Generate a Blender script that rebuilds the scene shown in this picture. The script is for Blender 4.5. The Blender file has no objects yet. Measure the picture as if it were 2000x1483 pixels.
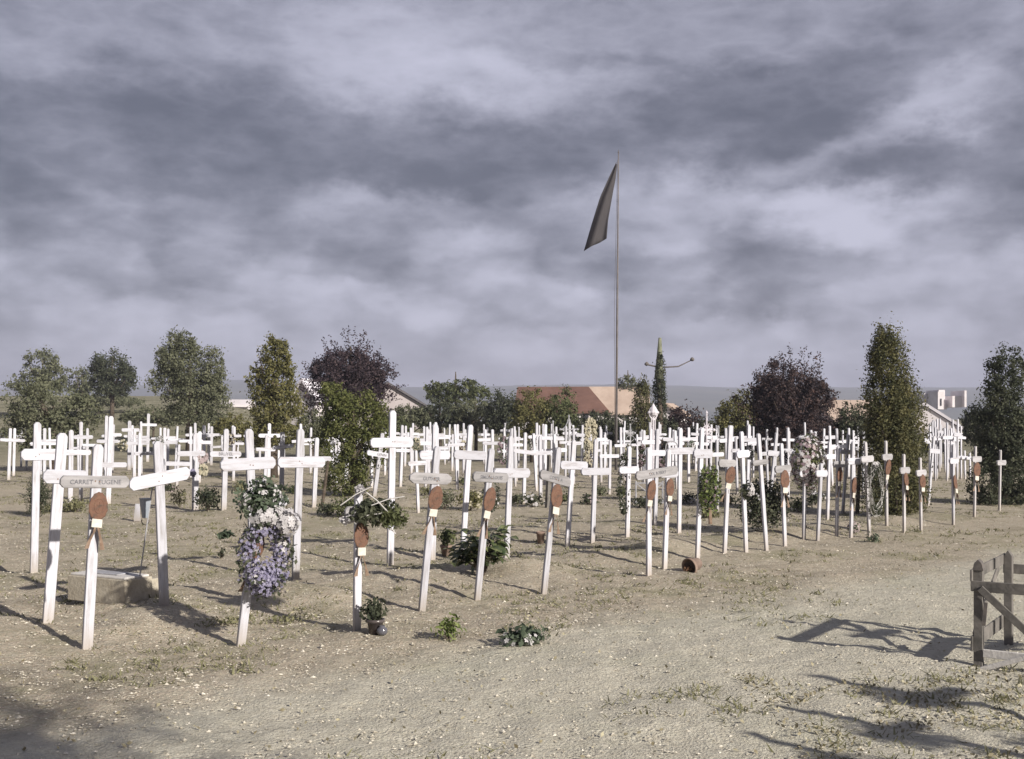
import bpy, bmesh, math, random
import numpy as np
from mathutils import Vector, Matrix, noise
R = math.radians
sc = bpy.context.scene
C = sc.collection
random.seed(7); rng = np.random.default_rng(7)

# ------------------------------------------------------------------ camera
F = 2200.0; HZ = 825.0; EYE = 1.5; W0 = 1000.0
cam = bpy.data.cameras.new('camera'); camo = bpy.data.objects.new('camera', cam); C.objects.link(camo)
camo.location = (0, 0, EYE); camo.rotation_euler = (R(90), 0, 0)
cam.sensor_width = 36; cam.lens = 36 * F / 2000; cam.shift_y = (HZ - 741.5) / 2000
cam.clip_start = 0.1; cam.clip_end = 12000
sc.camera = camo
# ------------------------------------------------------------------ light
SUN_DIR = Vector((0.69, -0.72, 0)).normalized(); SUN_EL = R(25)
sun = bpy.data.lights.new('sun', 'SUN'); suno = bpy.data.objects.new('sun', sun); C.objects.link(suno)
sun.energy = 5.0; sun.angle = R(0.9); sun.color = (1.0, 0.93, 0.82)
sv = Vector((SUN_DIR.x * math.cos(SUN_EL), SUN_DIR.y * math.cos(SUN_EL), math.sin(SUN_EL)))
suno.rotation_euler = sv.to_track_quat('Z', 'Y').to_euler(); suno.location = sv * 50
sc.view_settings.view_transform = 'Standard'; sc.view_settings.look = 'None'
sc.view_settings.exposure = 0.5; sc.view_settings.gamma = 1.0

def build_world():
    w = bpy.data.worlds.new('World'); sc.world = w; w.use_nodes = True
    nt = w.node_tree; N = nt.nodes; L = nt.links
    bg = N['Background']; bg.inputs[1].default_value = 0.1
    sky = N.new('ShaderNodeTexSky'); sky.sky_type = 'NISHITA'; sky.sun_disc = False
    sky.sun_elevation = SUN_EL; sky.sun_rotation = math.atan2(SUN_DIR.x, SUN_DIR.y)
    sky.air_density = 1.0; sky.dust_density = 2.0
    tc = N.new('ShaderNodeTexCoord'); sep = N.new('ShaderNodeSeparateXYZ'); L.new(tc.outputs['Generated'], sep.inputs[0])
    def m(op, a, b=None, c=None):
        n = N.new('ShaderNodeMath'); n.operation = op
        for i, v in enumerate((a, b, c)):
            if v is None: continue
            if isinstance(v, (int, float)): n.inputs[i].default_value = v
            else: L.new(v, n.inputs[i])
        return n.outputs[0]
    az = m('ARCTAN2', sep.outputs[0], sep.outputs[1])
    hl = m('SQRT', m('ADD', m('MULTIPLY', sep.outputs[0], sep.outputs[0]), m('MULTIPLY', sep.outputs[1], sep.outputs[1])))
    te = m('DIVIDE', sep.outputs[2], m('MAXIMUM', hl, 0.02))
    comb = N.new('ShaderNodeCombineXYZ'); L.new(az, comb.inputs[0]); L.new(te, comb.inputs[1])
    def nz(scale, sx, sy, det, rough=.55, off=0):
        mp = N.new('ShaderNodeMapping'); mp.inputs['Scale'].default_value = (sx, sy, 1); mp.inputs['Location'].default_value = (off, off * .7, off)
        L.new(comb.outputs[0], mp.inputs[0])
        t = N.new('ShaderNodeTexNoise'); t.inputs['Scale'].default_value = scale; t.inputs['Detail'].default_value = det
        t.inputs['Roughness'].default_value = rough; L.new(mp.outputs[0], t.inputs['Vector']); return t.outputs[0]
    wx = m('MULTIPLY', m('SUBTRACT', nz(11, 1, 1.5, 7, .6, 3), .5), .15)
    wy = m('MULTIPLY', m('SUBTRACT', nz(11, 1, 1.5, 7, .6, 9), .5), .10)
    azw = m('ADD', az, wx); tew = m('ADD', te, wy)
    # vertical profile of cloud brightness
    ramp = N.new('ShaderNodeFloatCurve'); cv = ramp.mapping.curves[0]
    prof = [(0.0, .68), (.04, .62), (.075, .55), (.11, .46), (.145, .40), (.185, .28), (.22, .14), (.26, .16), (.31, .32), (.36, .38), (.5, .22), (.8, .0), (1, .0)]
    cv.points[0].location = prof[0]; cv.points[1].location = prof[-1]
    for p in prof[1:-1]: cv.points.new(*p)
    ramp.mapping.update(); L.new(tew, ramp.inputs['Value'])
    acc = ramp.outputs[0]
    blobs = [(800, 120, 230, 85, 8, .42), (1080, 190, 190, 55, 0, .22), (1740, 255, 230, 30, -14, .34), (1900, 130, 110, 50, -40, .36),
             (1290, 390, 130, 60, 0, .42), (1560, 395, 120, 42, 12, .46), (1690, 455, 120, 36, 15, .36), (1010, 400, 120, 40, 0, -.12), (300, 200, 200, 70, 0, -.10), (1200, 250, 500, 40, 0, -.10), (1850, 390, 120, 30, -10, .18),
             (790, 405, 170, 26, -2, .28), (870, 485, 150, 40, 5, .18), (250, 610, 130, 34, 0, .18), (1150, 575, 110, 20, 3, .16),
             (1420, 590, 180, 22, 4, -.10), (1250, 535, 260, 25, 3, -.12), (330, 455, 190, 20, 2, -.12), (130, 90, 130, 40, -8, .14),
             (330, 90, 120, 60, 0, -.10), (1150, 115, 300, 22, 5, -.18), (1550, 150, 330, 45, -6, -.16), (640, 300, 330, 45, 6, -.06), (1450, 320, 330, 24, 7, -.08),
             (700, 590, 260, 24, 0, .10), (1600, 640, 300, 35, 0, .06), (200, 330, 160, 60, 8, .10), (700, 605, 120, 22, 0, .22), (1480, 640, 140, 26, 0, .20), (1010, 655, 130, 22, 0, .20), (480, 640, 110, 24, 0, .18), (1800, 560, 120, 26, 0, .18), (180, 700, 130, 20, 0, .14), (1250, 700, 180, 18, 0, .14)]
    for (cx, cy, rx, ry, rot, amp) in blobs:
        u = (cx - W0) / F; a0 = math.atan(u); t0 = (HZ - cy) / F * math.cos(a0)
        c, s = math.cos(R(rot)), math.sin(R(rot))
        dx = m('SUBTRACT', azw, a0); dy = m('SUBTRACT', tew, t0)
        e1 = m('MULTIPLY', m('ADD', m('MULTIPLY', dx, c), m('MULTIPLY', dy, -s)), F / rx / 1.25)
        e2 = m('MULTIPLY', m('ADD', m('MULTIPLY', dx, s), m('MULTIPLY', dy, c)), F / ry / 1.25)
        g = m('MULTIPLY', m('EXPONENT', m('MULTIPLY', m('ADD', m('MULTIPLY', e1, e1), m('MULTIPLY', e2, e2)), -1.0)), amp)
        acc = m('ADD', acc, g)
    bk = m('MULTIPLY', m('SUBTRACT', m('MULTIPLY', sep.outputs[1], -1.0), -.2), -.35)
    acc = m('ADD', acc, m('MINIMUM', bk, 0.0))
    n1 = m('MULTIPLY', m('SUBTRACT', nz(7, 1, 2.1, 9, .56, 1), .5), .48)
    bil = m('ABSOLUTE', m('SUBTRACT', nz(13, 1, 2.0, 7, .55, 7), .5)); acc = m('ADD', acc, m('MULTIPLY', m('SUBTRACT', .09, bil), .9))
    n2 = m('MULTIPLY', m('SUBTRACT', nz(26, 1, 2.4, 6, .6, 5), .5), .16)
    acc = m('ADD', m('ADD', acc, n1), n2)
    cw = N.new('ShaderNodeCombineXYZ'); L.new(m('MULTIPLY', m('ADD', az, m('MULTIPLY', wx, .45)), 1.0), cw.inputs[0]); L.new(m('MULTIPLY', m('ADD', te, m('MULTIPLY', wy, .35)), 2.0), cw.inputs[1])
    vo = N.new('ShaderNodeTexVoronoi'); vo.feature = 'SMOOTH_F1'; vo.voronoi_dimensions = '2D'; vo.inputs['Scale'].default_value = 10.0; vo.inputs['Smoothness'].default_value = .35; vo.inputs['Detail'].default_value = 2.0; vo.inputs['Roughness'].default_value = .45; L.new(cw.outputs[0], vo.inputs['Vector'])
    low = N.new('ShaderNodeMapRange'); L.new(te, low.inputs[0]); low.inputs[1].default_value = .26; low.inputs[2].default_value = .14; low.inputs[3].default_value = .0; low.inputs[4].default_value = .62
    acc = m('ADD', acc, m('MULTIPLY', m('SUBTRACT', .60, vo.outputs['Distance']), low.outputs[0]))
    ss = N.new('ShaderNodeMapRange'); ss.interpolation_type = 'SMOOTHSTEP'; L.new(acc, ss.inputs[0]); ss.inputs[1].default_value = -.05; ss.inputs[2].default_value = 1.0; acc = m('ADD', m('MULTIPLY', ss.outputs[0], .6), m('MULTIPLY', acc, .4))
    mc = N.new('ShaderNodeMix'); mc.data_type = 'RGBA'; mc.clamp_factor = True
    L.new(acc, mc.inputs[0]); K = 10.0
    mc.inputs[6].default_value = (.068 * K, .073 * K, .102 * K, 1); mc.inputs[7].default_value = (.435 * K, .435 * K, .53 * K, 1)
    mx = N.new('ShaderNodeMix'); mx.data_type = 'RGBA'; mx.inputs[0].default_value = .94
    L.new(sky.outputs[0], mx.inputs[6]); L.new(mc.outputs[2], mx.inputs[7]); L.new(mx.outputs[2], bg.inputs[0])
build_world()

# ------------------------------------------------------------------ helpers
def px(x, y, d): return Vector(((x - W0) / F * d, d, EYE - (y - HZ) / F * d))
def sst(a, b, x):
    t = min(max((x - a) / (b - a), 0), 1); return t * t * (3 - 2 * t)     # works for falling edges too
U = Vector((.73, .68, 0)).normalized(); NV = Vector((U.y, -U.x, 0))     # row direction, facing direction
def gz(x, y):
    a = x / max(y, 1.0)
    left = sst(.12, .30, -a); right = sst(.3, .45, a)
    h = sst(38, 110, y) * (1.2 + 2.8 * left + .8 * right)
    if y < 60 and abs(x) < 60:
        h += .05 * noise.noise((x * .35, y * .35, 0)) + .022 * noise.noise((x * 1.5, y * 1.5, 4))
        p = -(x * NV.x + y * NV.y)
        q = x * U.x + y * U.y; w = noise.noise((x * .9, y * .9, 9))
        for pc, am in ((8.35, .11), (11.0, .05), (16.6, .10), (21.6, .10), (26.6, .08)):
            gr = math.exp(-((p - pc + .3 * w) / .62) ** 2) * (.5 + .5 * math.cos(q * 6.28 / 1.3 + w * 2)) ** .7
            h += am * gr * (1 + .8 * w) * sst(9, 6, x)
    return h
def ground(x, y):
    "point on the ground seen at a pixel of the photograph"
    z = 0
    for _ in range(4):
        d = (EYE - z) * F / (y - HZ); z = gz((x - W0) / F * d, d)
    return Vector(((x - W0) / F * d, d, z))
def tag(o, label=None, cat=None, group=None, kind=None):
    if label: o['label'] = label
    if cat: o['category'] = cat
    if group: o['group'] = group
    if kind: o['kind'] = kind
    return o
def empty(name, loc=(0, 0, 0), mat=None):
    o = bpy.data.objects.new(name, None); C.objects.link(o); o.empty_display_size = .1
    if mat is not None: o.matrix_world = mat
    else: o.location = loc
    return o
def link(name, me, mat=None, parent=None, loc=None):
    o = bpy.data.objects.new(name, me); C.objects.link(o)
    if mat is not None and not me.materials: me.materials.append(mat)
    if parent is not None: o.parent = parent
    if loc is not None: o.location = loc
    return o
class MB:
    def __init__(s): s.v = []; s.f = []; s.n = 0
    def add(s, V, Fc):
        V = np.asarray(V, float).reshape(-1, 3)
        s.v.append(V); s.f += [tuple(i + s.n for i in f) for f in Fc]; s.n += len(V); return s
    def box(s, c, sz, M=None):
        x, y, z = sz[0] / 2, sz[1] / 2, sz[2] / 2
        P = [Vector((a * x, b * y, e * z)) for e in (-1, 1) for a, b in ((-1, -1), (1, -1), (1, 1), (-1, 1))]
        if M is not None: P = [M @ p for p in P]
        P = [p + Vector(c) for p in P]
        return s.add([tuple(p) for p in P], [(0, 3, 2, 1), (4, 5, 6, 7), (0, 1, 5, 4), (1, 2, 6, 5), (2, 3, 7, 6), (3, 0, 4, 7)])
    def prism(s, pts, y0, y1):
        "outline in x,z extruded along y"
        n = len(pts); V = [(p[0], y0, p[1]) for p in pts] + [(p[0], y1, p[1]) for p in pts]
        Fc = [tuple(range(n)), tuple(range(2 * n - 1, n - 1, -1))] + [(i, i + n, (i + 1) % n + n, (i + 1) % n) for i in range(n)]
        return s.add(V, Fc)
    def tube(s, pts, rad, k=7, closed=False):
        pts = [Vector(p) for p in pts]; n = len(pts); V = []; Fc = []
        rad = rad if isinstance(rad, (list, tuple)) else [rad] * n
        ref = None
        for i, p in enumerate(pts):
            a = pts[(i - 1) % n] if closed or i > 0 else p; b = pts[(i + 1) % n] if closed or i < n - 1 else p
            t = (b - a).normalized()
            if ref is None: ref = Vector((1, 0, 0)) if abs(t.x) < .8 else Vector((0, 1, 0))
            e = (ref - t * ref.dot(t)).normalized(); ref = e; g = t.cross(e)
            for j in range(k):
                th = 2 * math.pi * j / k; V.append(tuple(p + (e * math.cos(th) + g * math.sin(th)) * rad[i]))
        for i in range(n if closed else n - 1):
            for j in range(k):
                a = i * k + j; b = i * k + (j + 1) % k; c = ((i + 1) % n) * k + (j + 1) % k; d = ((i + 1) % n) * k + j
                Fc.append((a, b, c, d))
        if not closed: Fc += [tuple(range(k - 1, -1, -1)), tuple((n - 1) * k + j for j in range(k))]
        return s.add(V, Fc)
    def lathe(s, prof, k=20, c=(0, 0, 0), M=None):
        V = []; Fc = []
        for r, z in prof:
            for j in range(k):
                th = 2 * math.pi * j / k; p = Vector((r * math.cos(th), r * math.sin(th), z))
                if M is not None: p = M @ p
                V.append(tuple(p + Vector(c)))
        for i in range(len(prof) - 1):
            for j in range(k):
                a = i * k + j; b = i * k + (j + 1) % k; Fc.append((a, b, b + k, a + k))
        return s.add(V, Fc)
    def mesh(s, name, smooth=False, bevel=0):
        me = bpy.data.meshes.new(name); V = np.concatenate(s.v) if s.v else np.zeros((0, 3))
        me.from_pydata(V.tolist(), [], s.f)
        if bevel:
            bm = bmesh.new(); bm.from_mesh(me)
            bmesh.ops.bevel(bm, geom=[e for e in bm.edges if len(e.link_faces) == 2 and e.calc_face_angle(0) > .5], offset=bevel, segments=1, affect='EDGES')
            bm.to_mesh(me); bm.free()
        if smooth:
            me.polygons.foreach_set('use_smooth', [True] * len(me.polygons))
        me.update(); return me
def unit(v): return v / np.maximum(np.linalg.norm(v, axis=1, keepdims=True), 1e-9)
def leaf_quads(P, size, aspect=1.8, bias=None, bw=.6, jit=.35, fold=True):
    "rhombic leaves at points P"
    n = len(P); nr = unit(rng.normal(size=(n, 3)))
    if bias is not None: nr = unit(nr + bias * bw)
    t = unit(np.cross(nr, rng.normal(size=(n, 3)))); b = np.cross(nr, t)
    s = (size * (1 + jit * rng.uniform(-1, 1, n)))[:, None] if np.isscalar(size) else size[:, None]
    a = t * s * .5; c = b * s * .5 / aspect
    V = np.stack([P - a, P + c + nr * s * .06, P + a, P - c + nr * s * .06], 1).reshape(-1, 3)
    return V
def quads_mesh(name, V, smooth=False):
    me = bpy.data.meshes.new(name); nv = len(V); nf = nv // 4
    me.vertices.add(nv); me.vertices.foreach_set('co', np.ascontiguousarray(V, dtype=np.float32).ravel())
    me.loops.add(nv); me.loops.foreach_set('vertex_index', np.arange(nv, dtype=np.int32))
    me.polygons.add(nf); me.polygons.foreach_set('loop_start', np.arange(0, nv, 4, dtype=np.int32))
    me.polygons.foreach_set('loop_total', np.full(nf, 4, dtype=np.int32))
    me.update(calc_edges=True); me.validate(); return me

# ------------------------------------------------------------------ materials
def lin(c): return tuple(((v / 255) / 12.92 if v / 255 <= .04045 else ((v / 255 + .055) / 1.055) ** 2.4) for v in c)
def mat(name, c1, c2=None, scale=6, rough=.8, bump=0, bscale=None, detail=5, trans=0, c3=None, metal=0, spec=.3):
    m_ = bpy.data.materials.new(name); m_.use_nodes = True; nt = m_.node_tree; N = nt.nodes; L = nt.links
    b = N['Principled BSDF']; b.inputs['Roughness'].default_value = rough; b.inputs['Metallic'].default_value = metal
    b.inputs['Specular IOR Level'].default_value = spec
    tc = N.new('ShaderNodeTexCoord')
    if c2 is None: b.inputs['Base Color'].default_value = (*c1, 1); col = None
    else:
        t = N.new('ShaderNodeTexNoise'); t.inputs['Scale'].default_value = scale; t.inputs['Detail'].default_value = detail; t.inputs['Roughness'].default_value = .6
        L.new(tc.outputs['Object'], t.inputs['Vector'])
        r = N.new('ShaderNodeValToRGB'); r.color_ramp.elements[0].position = .34; r.color_ramp.elements[1].position = .66
        r.color_ramp.elements[0].color = (*c1, 1); r.color_ramp.elements[1].color = (*c2, 1)
        if c3: e = r.color_ramp.elements.new(.5); e.color = (*c3, 1)
        L.new(t.outputs[0], r.inputs[0]); L.new(r.outputs[0], b.inputs['Base Color']); col = r.outputs[0]
    if bump:
        t2 = N.new('ShaderNodeTexNoise'); t2.inputs['Scale'].default_value = bscale or scale * 3; t2.inputs['Detail'].default_value = 4
        L.new(tc.outputs['Object'], t2.inputs['Vector'])
        bp = N.new('ShaderNodeBump'); bp.inputs['Strength'].default_value = bump; bp.inputs['Distance'].default_value = .01
        L.new(t2.outputs[0], bp.inputs['Height']); L.new(bp.outputs[0], b.inputs['Normal'])
    if trans:
        tr = N.new('ShaderNodeBsdfTranslucent'); mx = N.new('ShaderNodeMixShader'); mx.inputs[0].default_value = trans
        if col is not None: L.new(col, tr.inputs[0])
        else: tr.inputs[0].default_value = (*c1, 1)
        out = N['Material Output']; L.new(b.outputs[0], mx.inputs[1]); L.new(tr.outputs[0], mx.inputs[2]); L.new(mx.outputs[0], out.inputs[0])
    return m_
def paint(name, base, dirt, amount=.5, grain=True):
    "weathered whitewash: stretched grain, stains, soil near the foot"
    m_ = mat(name, base, None, rough=.65); nt = m_.node_tree; N = nt.nodes; L = nt.links; b = N['Principled BSDF']
    tc = N.new('ShaderNodeTexCoord'); mp = N.new('ShaderNodeMapping'); mp.inputs['Scale'].default_value = (34, 34, 3.2); L.new(tc.outputs['Object'], mp.inputs[0])
    oi = N.new('ShaderNodeObjectInfo'); va = N.new('ShaderNodeVectorMath'); va.operation = 'ADD'
    sc_ = N.new('ShaderNodeVectorMath'); sc_.operation = 'SCALE'; L.new(oi.outputs['Location'], sc_.inputs[0]); sc_.inputs['Scale'].default_value = 3.7
    L.new(mp.outputs[0], va.inputs[0]); L.new(sc_.outputs[0], va.inputs[1])
    t = N.new('ShaderNodeTexNoise'); t.inputs['Scale'].default_value = 1.2; t.inputs['Detail'].default_value = 7; t.inputs['Roughness'].default_value = .68; L.new(va.outputs[0], t.inputs['Vector'])
    r = N.new('ShaderNodeValToRGB'); r.color_ramp.elements[0].position = .30; r.color_ramp.elements[1].position = .30 + amount * .4
    r.color_ramp.elements[0].color = (*dirt, 1); r.color_ramp.elements[1].color = (*base, 1); L.new(t.outputs[0], r.inputs[0])
    sp = N.new('ShaderNodeSeparateXYZ'); L.new(tc.outputs['Object'], sp.inputs[0])
    mr = N.new('ShaderNodeMapRange'); mr.inputs[1].default_value = 0; mr.inputs[2].default_value = .20; mr.inputs[3].default_value = .75; mr.inputs[4].default_value = 0; L.new(sp.outputs[2], mr.inputs[0])
    mx = N.new('ShaderNodeMix'); mx.data_type = 'RGBA'; L.new(mr.outputs[0], mx.inputs[0]); L.new(r.outputs[0], mx.inputs[6]); mx.inputs[7].default_value = (.36, .31, .26, 1)
    hv = N.new('ShaderNodeHueSaturation'); L.new(mx.outputs[2], hv.inputs['Color']); vr = N.new('ShaderNodeMapRange'); vr.inputs[3].default_value = .80; vr.inputs[4].default_value = 1.12
    L.new(oi.outputs['Random'], vr.inputs[0]); L.new(vr.outputs[0], hv.inputs['Value']); L.new(hv.outputs[0], b.inputs['Base Color'])
    bp = N.new('ShaderNodeBump'); bp.inputs['Strength'].default_value = .25; bp.inputs['Distance'].default_value = .004; L.new(t.outputs[0], bp.inputs['Height']); L.new(bp.outputs[0], b.inputs['Normal'])
    return m_
M = {}
M['white'] = paint('white_paint', (.545, .55, .62), (.34, .325, .34), .6)
M['dull'] = paint('weathered_paint', (.55, .53, .56), (.30, .29, .29), .6)
M['bar'] = paint('bar_paint', (.545, .55, .62), (.36, .34, .36), .55)
M['dullbar'] = paint('weathered_bar_paint', (.44, .43, .46), (.27, .26, .27), .6)
M['board'] = paint('board_paint', (.36, .35, .37), (.19, .185, .19), .7)
for k in ('bar', 'board', 'dullbar'):
    for n in M[k].node_tree.nodes:
        if n.type == 'MAP_RANGE' and abs(n.inputs[3].default_value - .75) < .01: n.inputs[3].default_value = 0
        if n.type == 'MAPPING': n.inputs['Scale'].default_value = (3, 22, 22)
M['letter'] = mat('lettering', (.10, .10, .12), (.2, .2, .22), 40)
M['rust'] = mat('rusted_metal', (.165, .102, .072), (.095, .070, .056), 22, .92, .5, 60, c3=(.155, .083, .060))
M['rustdark'] = mat('rust_ring', (.13, .09, .06), (.24, .13, .08), 30, .8)
M['ribbon'] = mat('faded_ribbon', (.20, .13, .09), (.32, .24, .19), 25, .9, trans=.15)
M['plaque'] = mat('small_plaque', (.50, .47, .42), (.66, .63, .58), 30, .6)
M['iron'] = mat('dark_iron', (.09, .085, .085), (.17, .15, .14), 20, .6)
M['ironwhite'] = mat('white_iron', (.66, .63, .70), (.48, .46, .5), 18, .6)
M['irongrey'] = mat('grey_iron', (.40, .40, .44), (.28, .28, .30), 18, .6)
M['bark'] = mat('bark', (.06, .045, .035), (.13, .105, .085), 18, .95, .6)
M['wood'] = mat('weathered_wood', (.10, .095, .09), (.20, .185, .175), 9, .9, .4)  # tone darkened to carry the shaded side of the trestle
M['terra'] = mat('terracotta', (.20, .14, .115), (.30, .225, .19), 14, .85, .3)
M['stone'] = mat('stone', (.34, .30, .24), (.47, .43, .36), 8, .9, .6, 40)
M['slab'] = mat('slab_stone', (.50, .48, .47), (.62, .6, .59), 8, .9, .4, 40)
def leafm(n, a, b, c=None, s=2.5, tr=.36): M[n] = mat(n, a, b, s, .7, trans=tr, c3=c, detail=8, spec=.2)
leafm('leaf_grey', (.10, .11, .07), (.24, .245, .165), (.155, .165, .105))
leafm('leaf_olive', (.08, .083, .035), (.26, .24, .11), (.16, .155, .065), 5)
leafm('leaf_green', (.055, .072, .034), (.19, .205, .10), (.11, .125, .06), 5)
leafm('leaf_shrub', (.055, .07, .025), (.22, .225, .095), (.125, .14, .05), 6)
leafm('leaf_dark', (.036, .046, .032), (.14, .148, .098), (.078, .088, .058), 5)
leafm('leaf_cypress', (.055, .062, .032), (.22, .20, .10), (.115, .115, .055), 6)
leafm('leaf_purple', (.028, .020, .028), (.10, .07, .073), (.05, .036, .044), 4, .15)
leafm('leaf_plum', (.024, .020, .026), (.12, .075, .065), (.05, .037, .040), 4, .15)
leafm('leaf_bluegreen', (.05, .075, .05), (.19, .22, .16), (.10, .13, .09), 6)
leafm('leaf_fresh', (.07, .11, .03), (.30, .33, .15), (.15, .19, .06), 20)
leafm('leaf_dry', (.14, .14, .075), (.34, .33, .20), (.23, .225, .13), 12)
M['violet'] = mat('violet_petals', (.14, .13, .22), (.40, .385, .50), 45, .8, trans=.2, c3=(.24, .225, .34))
M['petal'] = mat('white_petals', (.44, .43, .44), (.62, .60, .63), 30, .8, trans=.2)
M['pink'] = mat('pink_petals', (.34, .27, .28), (.48, .41, .42), 30, .8, trans=.2)
M['cream'] = mat('cream_petals', (.36, .33, .25), (.54, .50, .39), 30, .8, trans=.2)
M['mauve'] = mat('mauve_petals', (.17, .12, .15), (.30, .23, .26), 30, .8, trans=.2)
M['beads'] = mat('bead_wire', (.42, .41, .40), (.62, .60, .60), 60, .5)
M['flag'] = mat('flag_cloth', (.040, .039, .045), (.065, .060, .066), .6, .9)
M['pole'] = mat('pole_paint', (.11, .10, .10), (.18, .165, .17), 3, .7)
M['wallwhite'] = mat('white_wall', (.62, .58, .60), (.74, .70, .74), .8, .9)
M['wallgrey'] = mat('grey_wall', (.36, .32, .33), (.45, .41, .42), .6, .9)
M['tile'] = mat('red_tiles', (.125, .068, .055), (.18, .10, .08), 1.2, .9, .5, 9)
M['tilepale'] = mat('orange_tiles', (.38, .29, .24), (.48, .38, .32), 1.0, .9, .5, 9)
M['roofwhite'] = mat('pale_roof', (.62, .60, .66), (.72, .69, .76), .8, .7)
M['roofdark'] = mat('dark_roof', (.09, .085, .095), (.15, .14, .15), 1, .9)
M['glass'] = mat('dark_pane', (.05, .05, .06), None, rough=.3)
M['glassblue'] = mat('lantern_glass', (.22, .25, .30), (.32, .35, .40), 10, .35)

# ------------------------------------------------------------------ ground
def ground_mat():
    m_ = bpy.data.materials.new('gravelly_ground'); m_.use_nodes = True; nt = m_.node_tree; N = nt.nodes; L = nt.links
    b = N['Principled BSDF']; b.inputs['Roughness'].default_value = .95; b.inputs['Specular IOR Level'].default_value = .15
    tc = N.new('ShaderNodeTexCoord'); O = tc.outputs['Object']
    def tex(s, det=6, ro=.6, off=0):
        mp = N.new('ShaderNodeMapping'); mp.inputs['Location'].default_value = (off, off, off); L.new(O, mp.inputs[0])
        t = N.new('ShaderNodeTexNoise'); t.inputs['Scale'].default_value = s; t.inputs['Detail'].default_value = det; t.inputs['Roughness'].default_value = ro
        L.new(mp.outputs[0], t.inputs['Vector']); return t.outputs[0]
    def ramp(v, stops):
        r = N.new('ShaderNodeValToRGB'); L.new(v, r.inputs[0]); e = r.color_ramp.elements
        e[0].position, e[0].color = stops[0][0], (*stops[0][1], 1); e[1].position, e[1].color = stops[-1][0], (*stops[-1][1], 1)
        for p, c in stops[1:-1]: x = e.new(p); x.color = (*c, 1)
        return r.outputs[0]
    def mixc(f, a, b_, mode='MIX'):
        n = N.new('ShaderNodeMix'); n.data_type = 'RGBA'; n.blend_type = mode
        if isinstance(f, float): n.inputs[0].default_value = f
        else: L.new(f, n.inputs[0])
        for i, v in ((6, a), (7, b_)):
            if isinstance(v, tuple): n.inputs[i].default_value = (*v, 1)
            else: L.new(v, n.inputs[i])
        return n.outputs[2]
    dirt = ramp(tex(9, 10, .75), [(.30, (.26, .22, .165)), (.45, (.46, .415, .33)), (.58, (.60, .55, .455)), (.72, (.72, .68, .59))])
    grit = ramp(tex(70, 6, .8, 3), [(.38, (.16, .14, .105)), (.5, (.50, .455, .37)), (.62, (.84, .80, .72))])
    def vor(s_, off=0):
        v = N.new('ShaderNodeTexVoronoi'); v.inputs['Scale'].default_value = s_; mp = N.new('ShaderNodeMapping'); mp.inputs['Location'].default_value = (off, off, 0); L.new(O, mp.inputs[0]); L.new(mp.outputs[0], v.inputs['Vector'])
        sc2 = N.new('ShaderNodeSeparateColor'); L.new(v.outputs['Color'], sc2.inputs[0]); return v.outputs['Distance'], sc2.outputs[0]
    vd1, vc1 = vor(55); vd2, vc2 = vor(120, 3); vd3, vc3 = vor(26, 5)
    grit2 = ramp(vc1, [(0, (.19, .165, .125)), (.45, (.39, .355, .285)), (.8, (.53, .49, .41)), (1, (.80, .77, .70))])
    grit3 = ramp(vc2, [(0, (.17, .145, .11)), (.5, (.42, .385, .31)), (1, (.72, .68, .60))])
    c = mixc(.4, dirt, grit); c = mixc(.45, c, grit2); c = mixc(.35, c, grit3)
    hue = ramp(tex(34, 3, .7, 8), [(.40, (.36, .40, .33)), (.5, (.42, .39, .31)), (.60, (.48, .38, .31))])
    c = mixc(.25, c, hue)
    c = mixc(1.0, c, ramp(tex(2.6, 8, .72, 14), [(.32, (.66, .63, .60)), (.5, (.98, .935, .905)), (.68, (1.0, .965, .945))]), 'MULTIPLY')
    gm = ramp(tex(.9, 7, .7, 11), [(.50, (0, 0, 0)), (.66, (1, 1, 1))])
    c = mixc(ramp(gm, [(0, (0, 0, 0)), (1, (.55, .55, .55))]), c, ramp(tex(22, 6, .7, 2), [(.3, (.12, .125, .06)), (.7, (.34, .33, .20))]))
    # path (towards the front right): paler, finer
    sp = N.new('ShaderNodeSeparateXYZ'); L.new(O, sp.inputs[0])
    def ma(op, a, b_):
        n = N.new('ShaderNodeMath'); n.operation = op
        for i, v in enumerate((a, b_)):
            if isinstance(v, (int, float)): n.inputs[i].default_value = v
            else: L.new(v, n.inputs[i])
        return n.outputs[0]
    p = ma('ADD', ma('MULTIPLY', sp.outputs[0], -NV.x), ma('MULTIPLY', sp.outputs[1], -NV.y))
    p = ma('ADD', p, ma('MULTIPLY', ma('SUBTRACT', tex(1.1, 4, .6, 5), .5), 1.6))
    mr = N.new('ShaderNodeMapRange'); mr.inputs[1].default_value = 6.0; mr.inputs[2].default_value = 5.2; mr.inputs[3].default_value = 0; mr.inputs[4].default_value = .68; L.new(p, mr.inputs[0])
    c = mixc(mr.outputs[0], c, ramp(tex(18, 9, .8, 6), [(.30, (.40, .375, .31)), (.5, (.56, .54, .46)), (.68, (.68, .665, .585))]))
    # meadow far away
    d2 = N.new('ShaderNodeMapRange'); d2.inputs[1].default_value = 34; d2.inputs[2].default_value = 52; L.new(sp.outputs[1], d2.inputs[0])
    c = mixc(d2.outputs[0], c, ramp(tex(.5, 8, .7, 2), [(.3, (.15, .145, .095)), (.5, (.26, .245, .17)), (.7, (.38, .35, .27))]))
    L.new(c, b.inputs['Base Color'])
    bp = N.new('ShaderNodeBump'); bp.inputs['Strength'].default_value = 1; bp.inputs['Distance'].default_value = .03
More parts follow.
